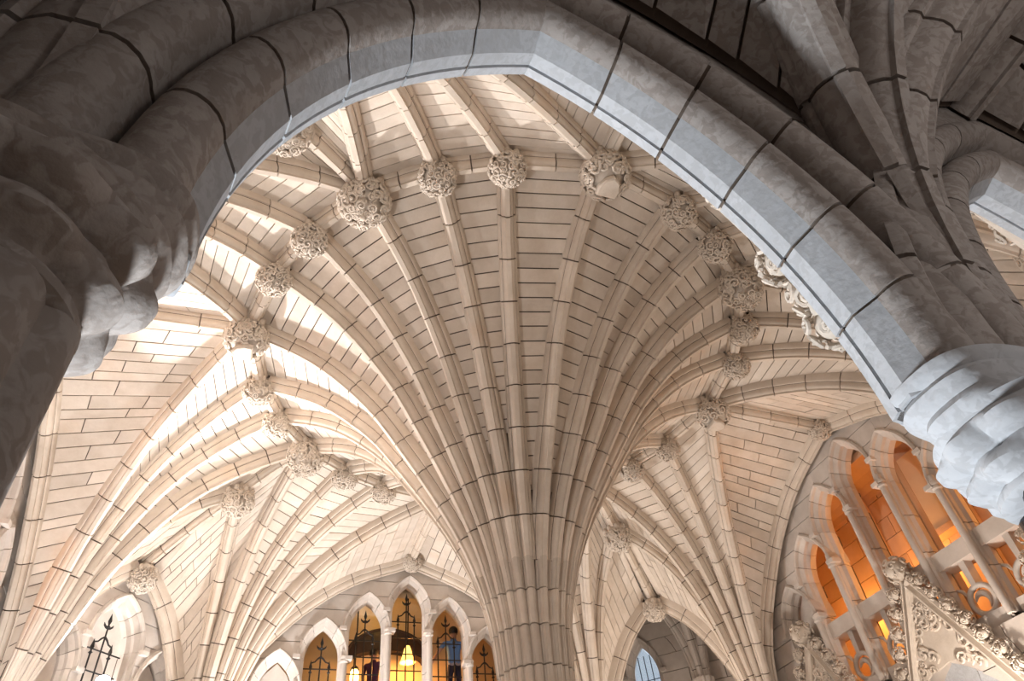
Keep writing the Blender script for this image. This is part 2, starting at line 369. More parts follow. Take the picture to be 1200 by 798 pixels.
# ================================================================ corner columns with their fans
TGT = [(FW, -.01, WT, .06), (pol(1, 0), ZR, OT, .07), (pol(.982, 18), ZR, OT, .07), (pol(.981, 30.83), ZR, OT, .07), (pol(.9905, 45), ZR, OT, .07), (EI, ZI, OT, .07), (ED, ZD, DT, .05)]
mir = np.array((1, -1))
fans = {}
for sg, Vv in ((1, V1), (-1, V0)):
    cvs = [outer(Vv, T*(1, sg), zt, s0, tb) for T, zt, tb, s0 in TGT]; fans[sg] = cvs
    o = (*Vv, -1.38); nodes = []
    dirs = [math.atan2(*(cv.P[-1, :2]-cv.P[0, :2])[::-1]) % (2*math.pi) for cv in cvs]
    for i, cv in enumerate(cvs):
        if 0 < i < 6:
            ga = abs((dirs[i]-dirs[i-1]+math.pi) % (2*math.pi)-math.pi); gb = abs((dirs[i+1]-dirs[i]+math.pi) % (2*math.pi)-math.pi)
            if i == 1: ga = gb
            if i == 5: gb = ga
            hm = halfw(Vv, gb/2, ga/2) if sg > 0 else halfw(Vv, ga/2, gb/2)
            nodes.append(rib(cv, t_at_z(cv, -.944), .985, .14, o=o, hw=hm))
        else: nodes.append(rib(cv, t_at_z(cv, -1.14), .985, .15, o=o, name='wall_rib'))
    sp = cvs[1]; sr = np.linalg.norm(sp.P[:, :2]-Vv, axis=1)
    def rv(z): return float(np.interp(z, sp.P[:, 2], sr)) if z > -1.15 else max(.02, .07-(-1.15-z)*.28)
    lv = [-.93, -1.04, -1.16, -1.24, -1.32]
    fd = sorted(d for d in dirs[1:6]); FLV = []
    for i in range(5):
        h0 = (fd[i]-fd[i-1])/2 if i else (fd[1]-fd[0])/2; h1 = (fd[i+1]-fd[i])/2 if i < 4 else (fd[4]-fd[3])/2; FLV.append((fd[i], h0, h1))
    n0 = fd[0]; n1 = fd[4]        # further flutes run round the sides into the wall
    FLV = [(n0-.23*2, .115, .115), (n0-.23, .115, .115)]+FLV+[(n1+.23, .115, .115), (n1+.46, .115, .115)]
    bk = Vv+np.array((.03, .03*sg))
    for i in range(len(lv)-1):
        zz = np.linspace(lv[i], lv[i+1], 3)
        nodes.append(drum([(rv(z), z) for z in zz[::-1]], FLV, Vv, 'rib', o, back=bk))
    v, f = lathe([(max(.01, rv(z)-.018), z) for z in np.linspace(-1.31, -.94, 16)], 32, (*Vv, 0)); nodes.append(Nd('mortar_core', mesh('mortar_core', v, f, 'mortar', o)))
    bd = B(); foliage(bd, np.array((*Vv, -1.335)), .035, 26, random.Random(4), (-1, 1), (1, 1, 1.2), .34); bd.add(*ico(.028, 2, (*Vv, -1.335)))
    nodes.append(Nd('corbel_knop', bd.mesh('corbel_knop', 'carve', o, 45)))
    LAB = {(0, 1): 'limestone fan column between the dark open corner arch and the amber-lit gallery arcade',
           (1, -1): 'limestone fan column seen behind the central column beside the open corner arch',
           (1, 1): 'limestone fan column between the corner lancet window and the grilled amber windows',
           (2, -1): 'limestone fan column with rust-tinged ribs beside the corner lancet window',
           (2, 1): 'limestone fan column behind the dark near pier with brightly lit ribs',
           (3, -1): 'limestone fan column springing just inside the near arch',
           (3, 1): 'limestone fan column inside the hall beyond the black-shafted pier',
           (0, -1): 'limestone fan column next to the gallery arcade behind the lobed corbel'}
    for k in range(4):
        c, s_ = math.cos(k*math.pi/2), math.sin(k*math.pi/2); q = (c*Vv[0]-s_*Vv[1], s_*Vv[0]+c*Vv[1], -1.38)
        t = empty('fan_springer', q, k*math.pi/2); tag(t, LAB[(k, sg)].replace('fan column', 'fan of ribs'), 'vault springer', 'rib fans in the corners of the hall')
        for nd in nodes: nd.put(t)
# ================================================================ ceiling: web stones and ridge ribs
ceil = empty('ceiling', (0, 0, -ZF)); tag(ceil, 'pale limestone rib vault with coursed web stones over the octagonal hall', kind='structure')
ozc = (0, 0, -ZF)
tmpl = []
aa = [-45., -30.83, -18., 0., 18., 30.83, 45.]
for i in range(6):
    tmpl.append(cell(cen[aa[i]], cen[aa[i+1]], .047, o=ozc, tmin=t_at_z(cen[0.], -.75)))
for sg in (1, -1):
    c = fans[sg]
    for i in range(1, 5): tmpl.append(cell(c[i], c[i+1], .050, o=ozc, tmin=.3))
    tmpl.append(cell(c[0], c[1], .052, .21, o=ozc, sep=.075, tmin=.12)); tmpl.append(cell(c[5], c[6], .050, .18, o=ozc, sep=.075, tmin=.12))
def p3(q, z): return (q[0], q[1], z)
for i in range(6):
    a = pol(RING[aa[i]], aa[i]); b = pol(RING[aa[i+1]], aa[i+1]); cv = Curve.straight(p3(a, ZR), p3(b, ZR))
    tmpl.append(rib(cv, .02, .98, .13, o=ozc, name='ridge_rib', ns=1))
tmpl.append(rib(Curve.straight(p3(pol(1, 0), ZR), p3(FW, ZR-.02)), .02, .99, .16, o=ozc, name='ridge_rib', ns=1))
tmpl.append(rib(Curve.straight(p3(pol(.9905, 45), ZR), p3(EI, ZI), .012), .02, .99, .13, o=ozc, name='ridge_rib', ns=2))
tmpl.append(rib(Curve.straight(p3(EI, ZI), p3(ED, ZD), .02), .02, .99, .14, o=ozc, name='ridge_rib', ns=2))
for k in range(4):
    for nd in tmpl: nd.put(ceil, k*math.pi/2)
# ================================================================ carved bosses
def boss_mesh(R, seed, n=46, shield=False, rose=False, sz=.92):
    rg = random.Random(seed); core = B(); core.add(*ico(R*.80, 3, (0, 0, 0), (1, 1, sz)))
    core.add(*lathe([(R*.62, 0), (R*.72, R*.5), (R*.66, R*.95)], 16))
    fo = B(); foliage(fo, (0, 0, 0), R, n, rg, (-.72 if (shield or rose) else -1, .62), (1, 1, sz), .25)
    for i in range(9):   # upper tuft between the ribs
        a = i*.698; fo.add(*ico(R*.20, 1, (R*.78*math.cos(a), R*.78*math.sin(a), R*.62), (1, 1, 1.3)))
    sh = None
    if shield:
        sh = B(); P = [(-.42, .40), (.42, .40), (.46, .05), (.30, -.32), (0, -.50), (-.30, -.32), (-.46, .05)]
        v = []; k = len(P)
        for zz, s_ in ((-.80, 1.0), (-1.0, 1.0), (-1.07, .86)): v += [(p*R*s_, q*R*s_, zz*R*sz) for p, q in P]
        f = [(i+j*k, (i+1) % k+j*k, (i+1) % k+(j+1)*k, i+(j+1)*k) for j in range(2) for i in range(k)]+[tuple(range(2*k, 3*k))]
        sh.add(v, f)
    if rose:
        sh = B()
        rg3 = random.Random(3)
        for ring_, cnt, rr in ((.50, 8, .20), (.24, 5, .14)):
            for i in range(cnt):
                a = i*6.283/cnt+ring_; d = np.array((ring_*math.cos(a), ring_*math.sin(a), -1.05+ring_*.30*ring_))
                scroll(sh, d*R*np.array((1, 1, sz)), np.array((d[0]*.6, d[1]*.6, -1)), R*rr, rg3, 1.5, .27)
        sh.add(*ico(R*.14, 2, (0, 0, -R*1.08*sz)))
    return core, fo, sh
BM = {}
XN = ['amber gallery wall', 'grilled window wall', 'left side wall', 'near arch']; YN = ['open corner arch', 'daylit corner lancet', 'flower boss', 'hidden corner']
def boss(name, at, R, kind, seed, label, group, az=0):
    key = (R, kind, seed)
    if key not in BM:
        c, f, s_ = boss_mesh(R, seed, 78 if R > .07 else 62, kind == 'shield', kind == 'rose')
        BM[key] = [(n_, b.mesh(n_, 'carve', angle=40)) for n_, b in (('core', c), ('foliage', f), ('shield' if kind == 'shield' else 'rosette', s_)) if b]
    t = empty(name, at, az*D2R); tag(t, label, 'boss', group)
    for n_, me in BM[key]: ob(n_, me, t)
    return t
for k in range(4):
    b0 = 90*k
    g = 'carved bosses of the vault ring'
    q = pol(1., b0); boss('vault_boss', p3(q, .0), .080, 'shield', 11, 'large carved boss with blank shield at the ring end of the %s ridge' % XN[k], 'shield bosses of the vault ring', b0+90)
    q = pol(.9905, b0+45); boss('vault_boss', p3(q, .0), .082, 'rose', 12, 'large knotted foliage boss at the ring end of the %s ridge' % YN[k], 'rosette bosses of the vault ring', b0+45)
    for i, a in enumerate((18, 30.83, -18, -30.83)):
        q = pol(RING[float(a)], b0+a); boss('vault_boss', p3(q, .005), .060, 'leaf', 20+i % 3, ('small leaf boss beside the %s shield boss towards the %s' % (XN[k], YN[k if a > 0 else k-1]) if abs(a) < 20 else 'small leaf boss beside the %s foliage boss towards the %s' % (YN[k if a > 0 else k-1], XN[k])), 'small leaf bosses of the vault ring', b0+a)
    q = pol(RI, b0+45); boss('vault_boss', p3(q, ZI-.02), .072, 'rose' if k == 2 else 'leaf', 31, ['leaf boss on the ridge above the dark open corner arch', 'leaf boss on the ridge towards the daylit corner lancet window', 'open flower boss on the ridge tucked against the near arch', 'leaf boss on the ridge of the bay behind the near arch'][k], 'ridge bosses of the corner bays', b0+45)
    q = pol(RD-.02, b0+45); boss('wall_boss', p3(q, ZD-.03), .062, 'leaf', 32, ['leaf boss at the point of the dark open corner arch', 'leaf boss above the daylit corner lancet window', 'leaf boss over the corner window behind the near arch', 'leaf boss over the corner window beyond the black-shafted pier'][k], 'bosses at the corner wall arches', b0+45)
    q = pol(1.60, b0); boss('wall_boss', p3(q, .0), .052, 'leaf', 33, ['small leaf boss at the top of the amber gallery arcade wall', 'small leaf boss above the grilled amber windows', 'small leaf boss at the top of the side wall hidden by the near pier', 'small leaf boss at the top of the wall over the near arcade'][k], 'bosses at the main wall arches', b0)
# ================================================================ walls
XW = 1.665
def arch_half(z, a, R, zs, off=0.):
    if z <= zs: return a+off
    q = (R+off)**2-(z-zs)**2
    return max(0., math.sqrt(q)-(R-a)) if q > 0 else 0.
def arch_pts(a, R, zs, c, sec, u0, u1, n, side):
    """verts (s, z, depth) of a piece of a pointed-arch moulding; mitred at the apex"""
    rows = []
    for i in range(n+1):
        u = u0+(u1-u0)*i/n; row = []
        for (o, dpt) in sec:
            th = u*math.acos(max(-1, min(1, (R-a)/(R+o)))); row.append((c+side*((R+o)*math.cos(th)-(R-a)), zs+(R+o)*math.sin(th), dpt))
        rows.append(row)
    k = len(sec); v = [p for r in rows for p in r]; f = []
    for i in range(n):
        for q in range(k): f.append((i*k+q, i*k+(q+1) % k, (i+1)*k+(q+1) % k, (i+1)*k+q))
    f.append(tuple(range(k))[::-1]); f.append(tuple(n*k+q for q in range(k)))
    return v, f
def prism(poly, f0, f1, mp):
    """poly = (s, z) outline, extruded from depth f0 to f1"""
    k = len(poly); v = [mp(s_, z, f0) for s_, z in poly]+[mp(s_, z, f1) for s_, z in poly]
    f = [tuple(range(k)), tuple(range(2*k-1, k-1, -1))]+[(i, i+k, (i+1) % k+k, (i+1) % k) for i in range(k)]
    return v, f
def blocks(z0, z1, dz, lefts, rights, bound, mp, o, fr, bk, mat='wall', maxlen=.30, name='ashlar_block', gap=.004):
    """courses of ashlar between arch outlines: lefts[i](z) .. rights[i](z), clipped to |s| <= bound(z); returns (mortar verts, faces, block nodes)"""
    back = B(); out = []; n = max(1, round((z1-z0)/dz)); zs_ = np.linspace(z0, z1, n+1)
    for j in range(n):
        za, zb = zs_[j], zs_[j+1]
        for L, Rr in zip(lefts, rights):
            zz = np.linspace(za, zb, 6); row = []
            for z in zz:
                g = bound(z); l = max(L(z), -g); r = min(Rr(z), g)
                if r-l > .003: row.append((z, l, r))
            if len(row) < 2: continue
            wid = max(r-l for _, l, r in row); m = max(1, math.ceil(wid/maxlen-1e-6))
            sh = 0 if m == 1 else (.5/m*(j % 2)-.25/m)*.8
            poly = [(l, z) for z, l, r in row]+[(r, z) for z, l, r in row[::-1]]
            back.add(*prism(poly[::-1], fr-.010, bk, mp))
            for q in range(m):
                u0 = 0 if q == 0 else q/m+sh; u1 = 1 if q == m-1 else (q+1)/m+sh
                A = []; Bq = []
                for i, (z, l, r) in enumerate(row):
                    gz = gap/2 if i == 0 else (-gap/2 if i == len(row)-1 else 0); w_ = r-l
                    a_ = l+w_*u0+(gap/2 if q else 0); b_ = l+w_*u1-(gap/2 if q < m-1 else 0)
                    if b_ < a_: a_ = b_ = (a_+b_)/2
                    A.append((a_, z+gz)); Bq.append((b_, z+gz))
                v, f = prism((A+Bq[::-1])[::-1], fr+rnd.uniform(-.001, .001), fr-.05 if fr-.05 > bk else bk, mp)
                out.append(Nd(name, mesh(name, v, f, mat, o)))
    return back, out
SC = [0, .222, .437, .645]; AZ = [-.088, -.197, -.347, -.512]; LA = .083; LR = .155
RL = (LA*LA+LR*LR)/(2*LA)
cents = [-.645, -.437, -.222, 0, .222, .437, .645]
idx = [3, 2, 1, 0, 1, 2, 3]
wt_u = np.array([a for a, b in WT]); wt_z = np.array([b for a, b in WT])
xx = np.linspace(0, 1, 200); wz = pchip(wt_u, wt_z, xx)
def gw(z): return .99-(.06+.93*float(np.interp(z, wz, xx)))+.015 +.14 if z > -1.12 else 1.05
def mpw(s_, z, f): return (XW-f, s_, z)
o0 = (0, 0, -ZF)
def lh(k):
    i = idx[k]; zs = AZ[i]-LR
    return lambda z: arch_half(z, LA, RL, zs, .040 if z > zs else .022) if z < AZ[i]+.06 else 0.
lefts = []; rights = []
for k in range(-1, 7):
    if k < 0: lefts.append(lambda z: -1.2)
    else: lefts.append(lambda z, k=k: cents[k]+lh(k)(z))
    if k == 6: rights.append(lambda z: 1.2)
    else: rights.append(lambda z, k=k: cents[k+1]-lh(k+1)(z))
bkU, blU = blocks(-1.03, .0, .086, lefts, rights, gw, mpw, o0, 0, -.12)
# lower arcade with three arches
AC = [-.645, 0, .645]; AA, AR, AS = .2455, .493, -1.565
def ah(z): return arch_half(z, AA, AR, AS, .058) if z > AS-.0 else 9.
lf = [lambda z: -.985]+[lambda z, c=c: c+ah(z) for c in AC]; rg_ = [lambda z, c=c: c-ah(z) for c in AC]+[lambda z: .985]
bkL, blL = blocks(AS, -1.03, .107, lf, rg_, lambda z: .985, lambda s_, z, f: (1.679-f, s_, z), o0, 0, -.068, maxlen=.28)
# arch orders (depth = distance from the hall's centre)
S1 = [(.0085, 1.735), (0, 1.713), (.003, 1.6985), (.0062, 1.6975), (.003, 1.6955), (.0075, 1.685), (.030, 1.682), (.062, 1.679), (.062, 1.735)]
def rollsec(co, cx, r, n=9, bo=1.70): return [(co-r*math.cos(i*math.pi/n), cx+r*math.sin(i*math.pi/n)) for i in range(n+1)]+[(co+r, bo), (co-r, bo)]
S2 = rollsec(.0285, 1.737, .0205)
S3 = [(.049, 1.735), (.052, 1.748)]+[(.073-.021*math.cos(i*math.pi/8), 1.752+.021*math.sin(i*math.pi/8)) for i in range(9)]+[(.100, 1.748), (.104, 1.70), (.049, 1.70)]
def mpx(p): return (p[2], p[0], p[1])
def order(c, sec, mat, name, n=6, gap=.0036):
    core = B(); ch = []; mo = (sum(a for a, b in sec)/len(sec), sum(b for a, b in sec)/len(sec))
    cs = [(a+(mo[0]-a)*.14, b+(mo[1]-b)*.14) for a, b in sec]
    for side in (-1, 1):
        v, f = arch_pts(AA, AR, AS, c, cs, 0, 1, 16, side); core.add([mpx(p) for p in v], f)
        for i in range(n):
            g = gap/2/(AR*1.05)
            v, f = arch_pts(AA, AR, AS, c, sec, i/n+(g if i else 0), (i+1)/n-(g if i < n-1 else 0), 4, side)
            ch.append(Nd('voussoir', mesh('voussoir', [mpx(p) for p in v], f, mat, o0, 32)))
    return Nd(name, core.mesh(name, 'mortar', o0), ch)
orders = [order(c, s_, m_, n_) for c in AC for s_, m_, n_ in ((S1, 'tynp', 'inner_arch_order'), (S2, 'tyn', 'roll_arch_order'), (S3, 'tyn', 'outer_arch_order'))]
backM = B(); backM.add(bkU.v, bkU.f); backM.add(bkL.v, bkL.f)
backme = backM.mesh('wall', 'mortar', o0)
WL = ['wall_gallery_side', 'wall_window_side', 'wall_left', 'wall_near']
WLAB = ['limestone wall of stepped lancets over a gabled arcade open to an amber gallery', 'limestone wall of stepped lancets with wrought iron grilles over amber rooms', 'limestone wall of stepped lancets beside the dark near pier', 'limestone wall carrying the dark near arcade arches']
walls = []
for k in range(4):
    wl = ob(WL[k], backme, None, W((0, 0, -ZF)), k*math.pi/2); tag(wl, WLAB[k], kind='structure'); walls.append(wl)
    for nd in blU+blL+orders: nd.put(wl)
def ah3(z): return arch_half(z, AA, AR, AS, .085)
lf3 = [lambda z: -.985]+[lambda z, c=c: c+ah3(z) for c in AC]; rg3_ = [lambda z, c=c: c-ah3(z) for c in AC]+[lambda z: .985]
bkA, blA = blocks(AS, -.90, .11, lf3, rg3_, lambda z: .985, lambda s_, z, f: (1.762+f, s_, z), o0, 0, -.06, mat='tyn', maxlen=.28)
wl = ob('wall_aisle_face', bkA.mesh('wall', 'mortar', o0), None, W((0, 0, -ZF)), 3*math.pi/2); tag(wl, 'dark mottled stone wall over the near arches facing the aisle', kind='structure')
for nd in blA: nd.put(wl)
# ---- lancet openings
LSEC = [(.012, -.10), (0, -.055), (.010, -.040), (.010, -.022), (.018, -.012), (.026, -.006), (.028, .010), (.034, .016), (.042, .010), (.044, -.004), (.044, -.10)]
JSEC = [(.012, -.10), (0, -.055), (.010, -.040), (.010, -.022), (.018, -.012), (.0265, -.006), (.0265, -.10)]
def lancet_nodes(c, apex, rise, a, zb, mp, o, mat='wall', jamb=True, nv=3):
    R = (a*a+rise*rise)/(2*a); zs = apex-rise; nodes = []
    for side in (-1, 1):
        for i in range(nv):
            v, f = arch_pts(a, R, zs, c, LSEC, i/nv+(.006 if i else 0), (i+1)/nv-(.006 if i < nv-1 else 0), 4, side)
            nodes.append(Nd('voussoir', mesh('voussoir', [mp(*p) for p in v], f, mat, o, 32)))
        n = max(1, round((zs-zb)/.15))
        for i in range(n):
            z0 = zb+(zs-zb)*i/n+.002; z1 = zb+(zs-zb)*(i+1)/n-.002
            v = [mp(c+side*(a+x_), z_, d_) for z_ in (z0, z1) for x_, d_ in JSEC]; k = len(JSEC)
            f = [(q, (q+1) % k, (q+1) % k+k, q+k) for q in range(k)]+[tuple(range(k))[::-1], tuple(range(k, 2*k))]
            nodes.append(Nd('jamb_block', mesh('jamb_block', v, f, mat, o, 32)))
        # hood stop
        nodes.append(Nd('hood_stop', mesh('hood_stop', *prism([(c+side*(a+.026), zs-.012), (c+side*(a+.062), zs-.012), (c+side*(a+.062), zs+.006), (c+side*(a+.026), zs+.006)][::-side], .022, -.03, mp), mat, o)))
    return nodes
def grille_nodes(c, apex, a, zb, mp, o, dep=-.075):
    out = []; r = .0036
    def tb(name, P, rad): v, f = tube([mp(*p) for p in P], rad, 6); out.append(Nd(name, mesh(name, v, f, 'iron', o, 50)))
    tops = [apex-.155, apex-.035, apex-.155]
    for x_, t in zip((-.045, 0, .045), tops):
        tb('upright_bar', [(c+x_, zb, dep), (c+x_, t-.03, dep)], r)
        tb('spear_tip', [(c+x_, t-.035, dep), (c+x_, t-.022, dep), (c+x_, t+.012, dep)], [r*1.2, r*2.3, .0005])
        tb('collar', [(c+x_, t-.052, dep), (c+x_, t-.046, dep), (c+x_, t-.040, dep)], [r, r*2.6, r])
    tz = tops[1]-.055
    for sd in (-1, 1):   # curled leaves of the middle finial
        tb('leaf_scroll', [(c, tz, dep), (c+sd*.010, tz+.004, dep), (c+sd*.020, tz+.012, dep), (c+sd*.024, tz+.022, dep)], [r, r*1.5, r*1.2, .001])
        tb('leaf_scroll', [(c, tz-.035, dep), (c+sd*.014, tz-.045, dep), (c+sd*.026, tz-.06, dep), (c+sd*.043, tz-.066, dep)], [r*1.3, r*1.2, r, r])
    z = apex-.185
    while z > zb:
        tb('cross_bar', [(c-a, z, dep), (c+a, z, dep)], r*.85); z -= .085
    return out
winno = 0
MULL = []
for k in range(7):
    i = idx[k]
    MULL.append(lancet_nodes(cents[k], AZ[i], LR, LA, -1.02, mpw, o0))
capn = []
for k in range(6):      # colonnette with ringed capital on each mullion
    s_ = (cents[k]+cents[k+1])/2; zc_ = min(AZ[idx[k]], AZ[idx[k+1]])-LR-.0
    v, f = lathe([(.015, -1.02), (.015, zc_-.025), (.021, zc_-.02), (.021, zc_-.012), (.016, zc_-.008), (.022, zc_-.002), (.022, zc_+.008), (.015, zc_+.014), (.013, zc_+.04)], 14, (XW+.004, s_, 0))
    capn.append(Nd('colonnette', mesh('colonnette', v, f, 'wall', o0, 40)))
def blind_panel(c, apex, rise, a, zb, mp, o, seed, dep=-.07):
    R = (a*a+rise*rise)/(2*a); zs = apex-rise
    P = [(c-arch_half(z, a, R, zs), z) for z in np.linspace(zb, apex, 10)]+[(c+arch_half(z, a, R, zs), z) for z in np.linspace(apex-.001, zb, 10)]
    nodes = [Nd('blind_panel', mesh('blind_panel', *prism(P[::-1], dep, dep-.04, mp), 'wall', o))]
    rg = random.Random(seed); bd = B(); nrm = np.array(mp(0, 0, 1))-np.array(mp(0, 0, 0)); nrm = nrm/np.linalg.norm(nrm)
    for j in range(15):
        z = zb+.25*0+(apex-.03)-(j//3)*.052-.02; h = max(0, arch_half(z, a, R, zs)-.02); x_ = c+((j % 3)-1)*h*.72
        if h > .012: scroll(bd, np.array(mp(x_, z, dep+.008)), nrm, .026, rg, 1.3, .24)
    nodes.append(Nd('carved_leaf_relief', bd.mesh('carved_leaf_relief', 'carve', o, 40)))
    return nodes
WNAME = ['amber gallery opening', 'grilled window', 'opening', 'opening']
for k in range(4):
    for nd in capn: nd.put(walls[k])
    for q in range(7):
        winno += 1
        o = ob('window_%d' % winno, None, None, W((0, 0, -ZF)), k*math.pi/2); tag(o, kind='structure')
        for nd in MULL[q]: nd.put(o)
        if k == 1:
            if idx[q] < 3:
                for nd in grille_nodes(cents[q], AZ[idx[q]], LA, -.95, mpw, o0): nd.put(o)
            else:
                for nd in blind_panel(cents[q], AZ[3], LR, LA, -1.02, mpw, o0, q): nd.put(o)
        if k == 0 and idx[q] == 3:
            for nd in blind_panel(cents[q], AZ[3], LR, LA, -1.02, mpw, o0, q): nd.put(o)
# ---- gallery balustrade (gallery wall only)
tr = ob('trim_1', mesh('trim', *prism([(-.56, -.772), (.56, -.772), (.56, -.748), (.56, -.705), (-.56, -.705), (-.56, -.748)][::-1], -.035, -.12, mpw), 'wall', o0), None, W((0, 0, -ZF))); tag(tr, kind='structure')
for q in range(1, 6):
    c = cents[q]; t = empty('gallery_parapet', (XW+.07, c, -1.03))
    tag(t, ['', 'pierced stone parapet panel of the outer lancet near the corner fan column', 'pierced stone parapet panel next to the carved gable on the fan column side', 'pierced stone parapet panel behind the tip of the carved gable', 'pierced stone parapet panel on the far slope of the carved gable', 'pierced stone parapet panel beside the lobed corbel'][q], 'parapet', 'parapet panels of the amber gallery')
    oo = (XW+.07, c, -1.03)
    for s_ in (-.0,):
        ob('post', mesh('post', *prism([(c-.011, -.87), (c+.011, -.87), (c+.014, -.772), (c-.014, -.772)][::-1], -.05, -.095, mpw), 'wall', oo), t)
    P = [np.array(mpw(c+.052*math.cos(a), -.92+.052*math.sin(a), -.06)) for a in np.linspace(0, 2*math.pi, 25)]
    ob('tracery_ring', mesh('tracery_ring', *tube(P, .011, 8), 'wall', oo, 50), t)
    P = [np.array(mpw(c+.030*math.cos(a)+.006, -.925+.030*math.sin(a), -.066)) for a in np.linspace(.3, 4.2, 14)]
    ob('tracery_crescent', mesh('tracery_crescent', *tube(P, [.003+.010*math.sin(math.pi*i/13) for i in range(14)], 6), 'wall', oo, 50), t)
    for sd in (-1, 1):
        P = [np.array(mpw(c+sd*x_, z, -.065)) for x_, z in ((.083, -.85), (.066, -.862), (.055, -.885))]
        ob('cusp', mesh('cusp', *tube(P, [.006, .008, .004], 6), 'wall', oo, 50), t)
    ob('plinth', mesh('plinth', *prism([(c-.083, -1.03), (c+.083, -1.03), (c+.083, -.978), (c-.083, -.978)][::-1], -.03, -.11, mpw), 'wall', oo), t)
# ---- crocketed gables on the hall side of the arcades
def gable_nodes(c):
    mp = lambda s_, z, f: (1.674-f, s_, z); o = (1.674, c, -1.40); nodes = []; ap = -.745; lo = -1.40; hw_ = .345
    for sd in (-1, 1):
        a = np.array((c, ap)); b = np.array((c+sd*hw_, lo)); d = (b-a)/np.linalg.norm(b-a); nn = np.array((d[1], -d[0]))*-sd
        sec = [(-.022, 0), (-.022, .022), (-.010, .030), (.0, .020), (.012, .034), (.022, .026), (.026, 0)]
        v = []
        for p in (a, b):
            for x_, f_ in sec: v.append(mp(p[0]+nn[0]*x_*-1, p[1]+nn[1]*x_*-1, f_))
        k = len(sec); f = [(q, (q+1) % k, (q+1) % k+k, q+k) for q in range(k)]+[tuple(range(k)), tuple(range(k, 2*k))]
        nodes.append(Nd('raking_moulding', mesh('raking_moulding', v, f, 'carve', o, 30)))
        for j in range(9):
            p = a+(b-a)*(.08+.9*j/9)+nn*-.0; rg = random.Random(50+j+sd*3); bd = B(); cpt = np.array(mp(p[0]+sd*.040, p[1]+.018, .028))
            foliage(bd, cpt, .030, 14, rg, (-1, 1), (1, 1, 1), .40); bd.add(*ico(.018, 2, cpt)); nodes.append(Nd('crocket', bd.mesh('crocket', 'carve', o, 45)))
        bd = B(); rg = random.Random(70+sd)
        for j in range(3):
            cpt = np.array(mp(c+sd*(hw_-.012-.022*j), lo+.045*j, .030)); foliage(bd, cpt, .024, 14, rg, (-1, 1), (1, 1, 1), .42); bd.add(*ico(.017, 2, cpt))
        nodes.append(Nd('carved_stop', bd.mesh('carved_stop', 'carve', o, 45)))
        bd = B(); rg = random.Random(90+sd)     # relief leaves inside the gable
        for j in range(34):
            u = rg.uniform(.14, .80); x_ = c+sd*hw_*u*rg.uniform(.05, .80); z = ap+(lo-ap)*u
            if arch_half(z, AA, AR, AS, .075) < abs(x_-c) or z > -1.06: scroll(bd, np.array(mp(x_, z, .006)), np.array((-1., 0, 0)), rg.uniform(.016, .030), rg, 1.2, .26)
        nodes.append(Nd('leaf_relief', bd.mesh('leaf_relief', 'carve', o, 45)))
    bd = B(); rg = random.Random(5)
    foliage(bd, np.array(mp(c, ap+.04, .03)), .052, 22, rg, (-1, 1), (1, 1, 1.1), .34); bd.add(*ico(.044, 2, mp(c, ap+.04, .03))); bd.add(*ico(.022, 2, mp(c, ap+.030, .074), (.8, .85, 1.2)))
    nodes.append(Nd('finial', bd.mesh('finial', 'carve', o, 45)))
    tri = [(c, ap-.03), (c-.17, -1.075), (c-.06, -1.075), (c, -1.065), (c+.06, -1.075), (c+.17, -1.075)]
    nodes.append(Nd('gable_panel', mesh('gable_panel', *prism(tri[::-1] if False else tri, .008, -.01, mp), 'carve', o)))
    return nodes, o
for ci, c in enumerate(AC):
    nodes, o = gable_nodes(c)
    for k in (0, 3):
        cs_, sn = math.cos(k*math.pi/2), math.sin(k*math.pi/2)
        t = empty('crocketed_gable', (cs_*o[0]-sn*o[1], sn*o[0]+cs_*o[1], o[2]), k*math.pi/2)
        tag(t, {(0, 0): 'carved gable with leaf crockets under the gallery behind the lobed corbel', (0, 1): 'carved gable with a leafy finial rising in front of the amber gallery', (0, 2): 'carved gable with leaf crockets at the gallery end beside the corner rib fan',
                (3, 0): 'carved gable on the hall side of the near arch with leafy stop showing below it', (3, 1): 'carved gable on the hall side of the arch beyond the black-shafted pier', (3, 2): 'carved gable on the hall side of the farthest arch of the near arcade'}[(k, ci)], 'gable', 'crocketed gables of the arcades')
        for nd in nodes: nd.put(t)
# ================================================================ arcade piers with lobed capitals
CAP = [(.047, -1.660), (.049, -1.652), (.055, -1.649), (.060, -1.643), (.061, -1.636), (.058, -1.630), (.056, -1.627), (.062, -1.623), (.068, -1.617), (.071, -1.609), (.069, -1.603), (.0665, -1.600), (.0700, -1.594), (.0720, -1.588), (.0685, -1.581), (.0715, -1.575), (.0735, -1.569), (.0700, -1.563), (.0740, -1.556), (.0745, -1.548)]
CAP = [(r_, z if z > -1.6 else -1.6+(z+1.6)*.72) for r_, z in CAP]
def lob2(a, z):
    z = z if z > -1.6 else -1.6+(z+1.6)/.72
    if z > -1.602: return 1.
    if z > -1.632: return 1+.17*math.sin(math.pi*max(0, min(1, (z+1.632)/.030)))*(abs(math.cos(5*a))-.55)
    return 1+.20*math.sin(math.pi*max(0, min(1, (z+1.666)/.034)))*(abs(math.cos(4*a+.4))-.5)
def lob(n, amp, z0, z1):
    def fn(a, z):
        u = max(0., min(1., (z1-z)/(z1-z0))); return 1+amp*math.sin(math.pi*u)*(abs(math.cos(n*a/2))-.55)
    return fn
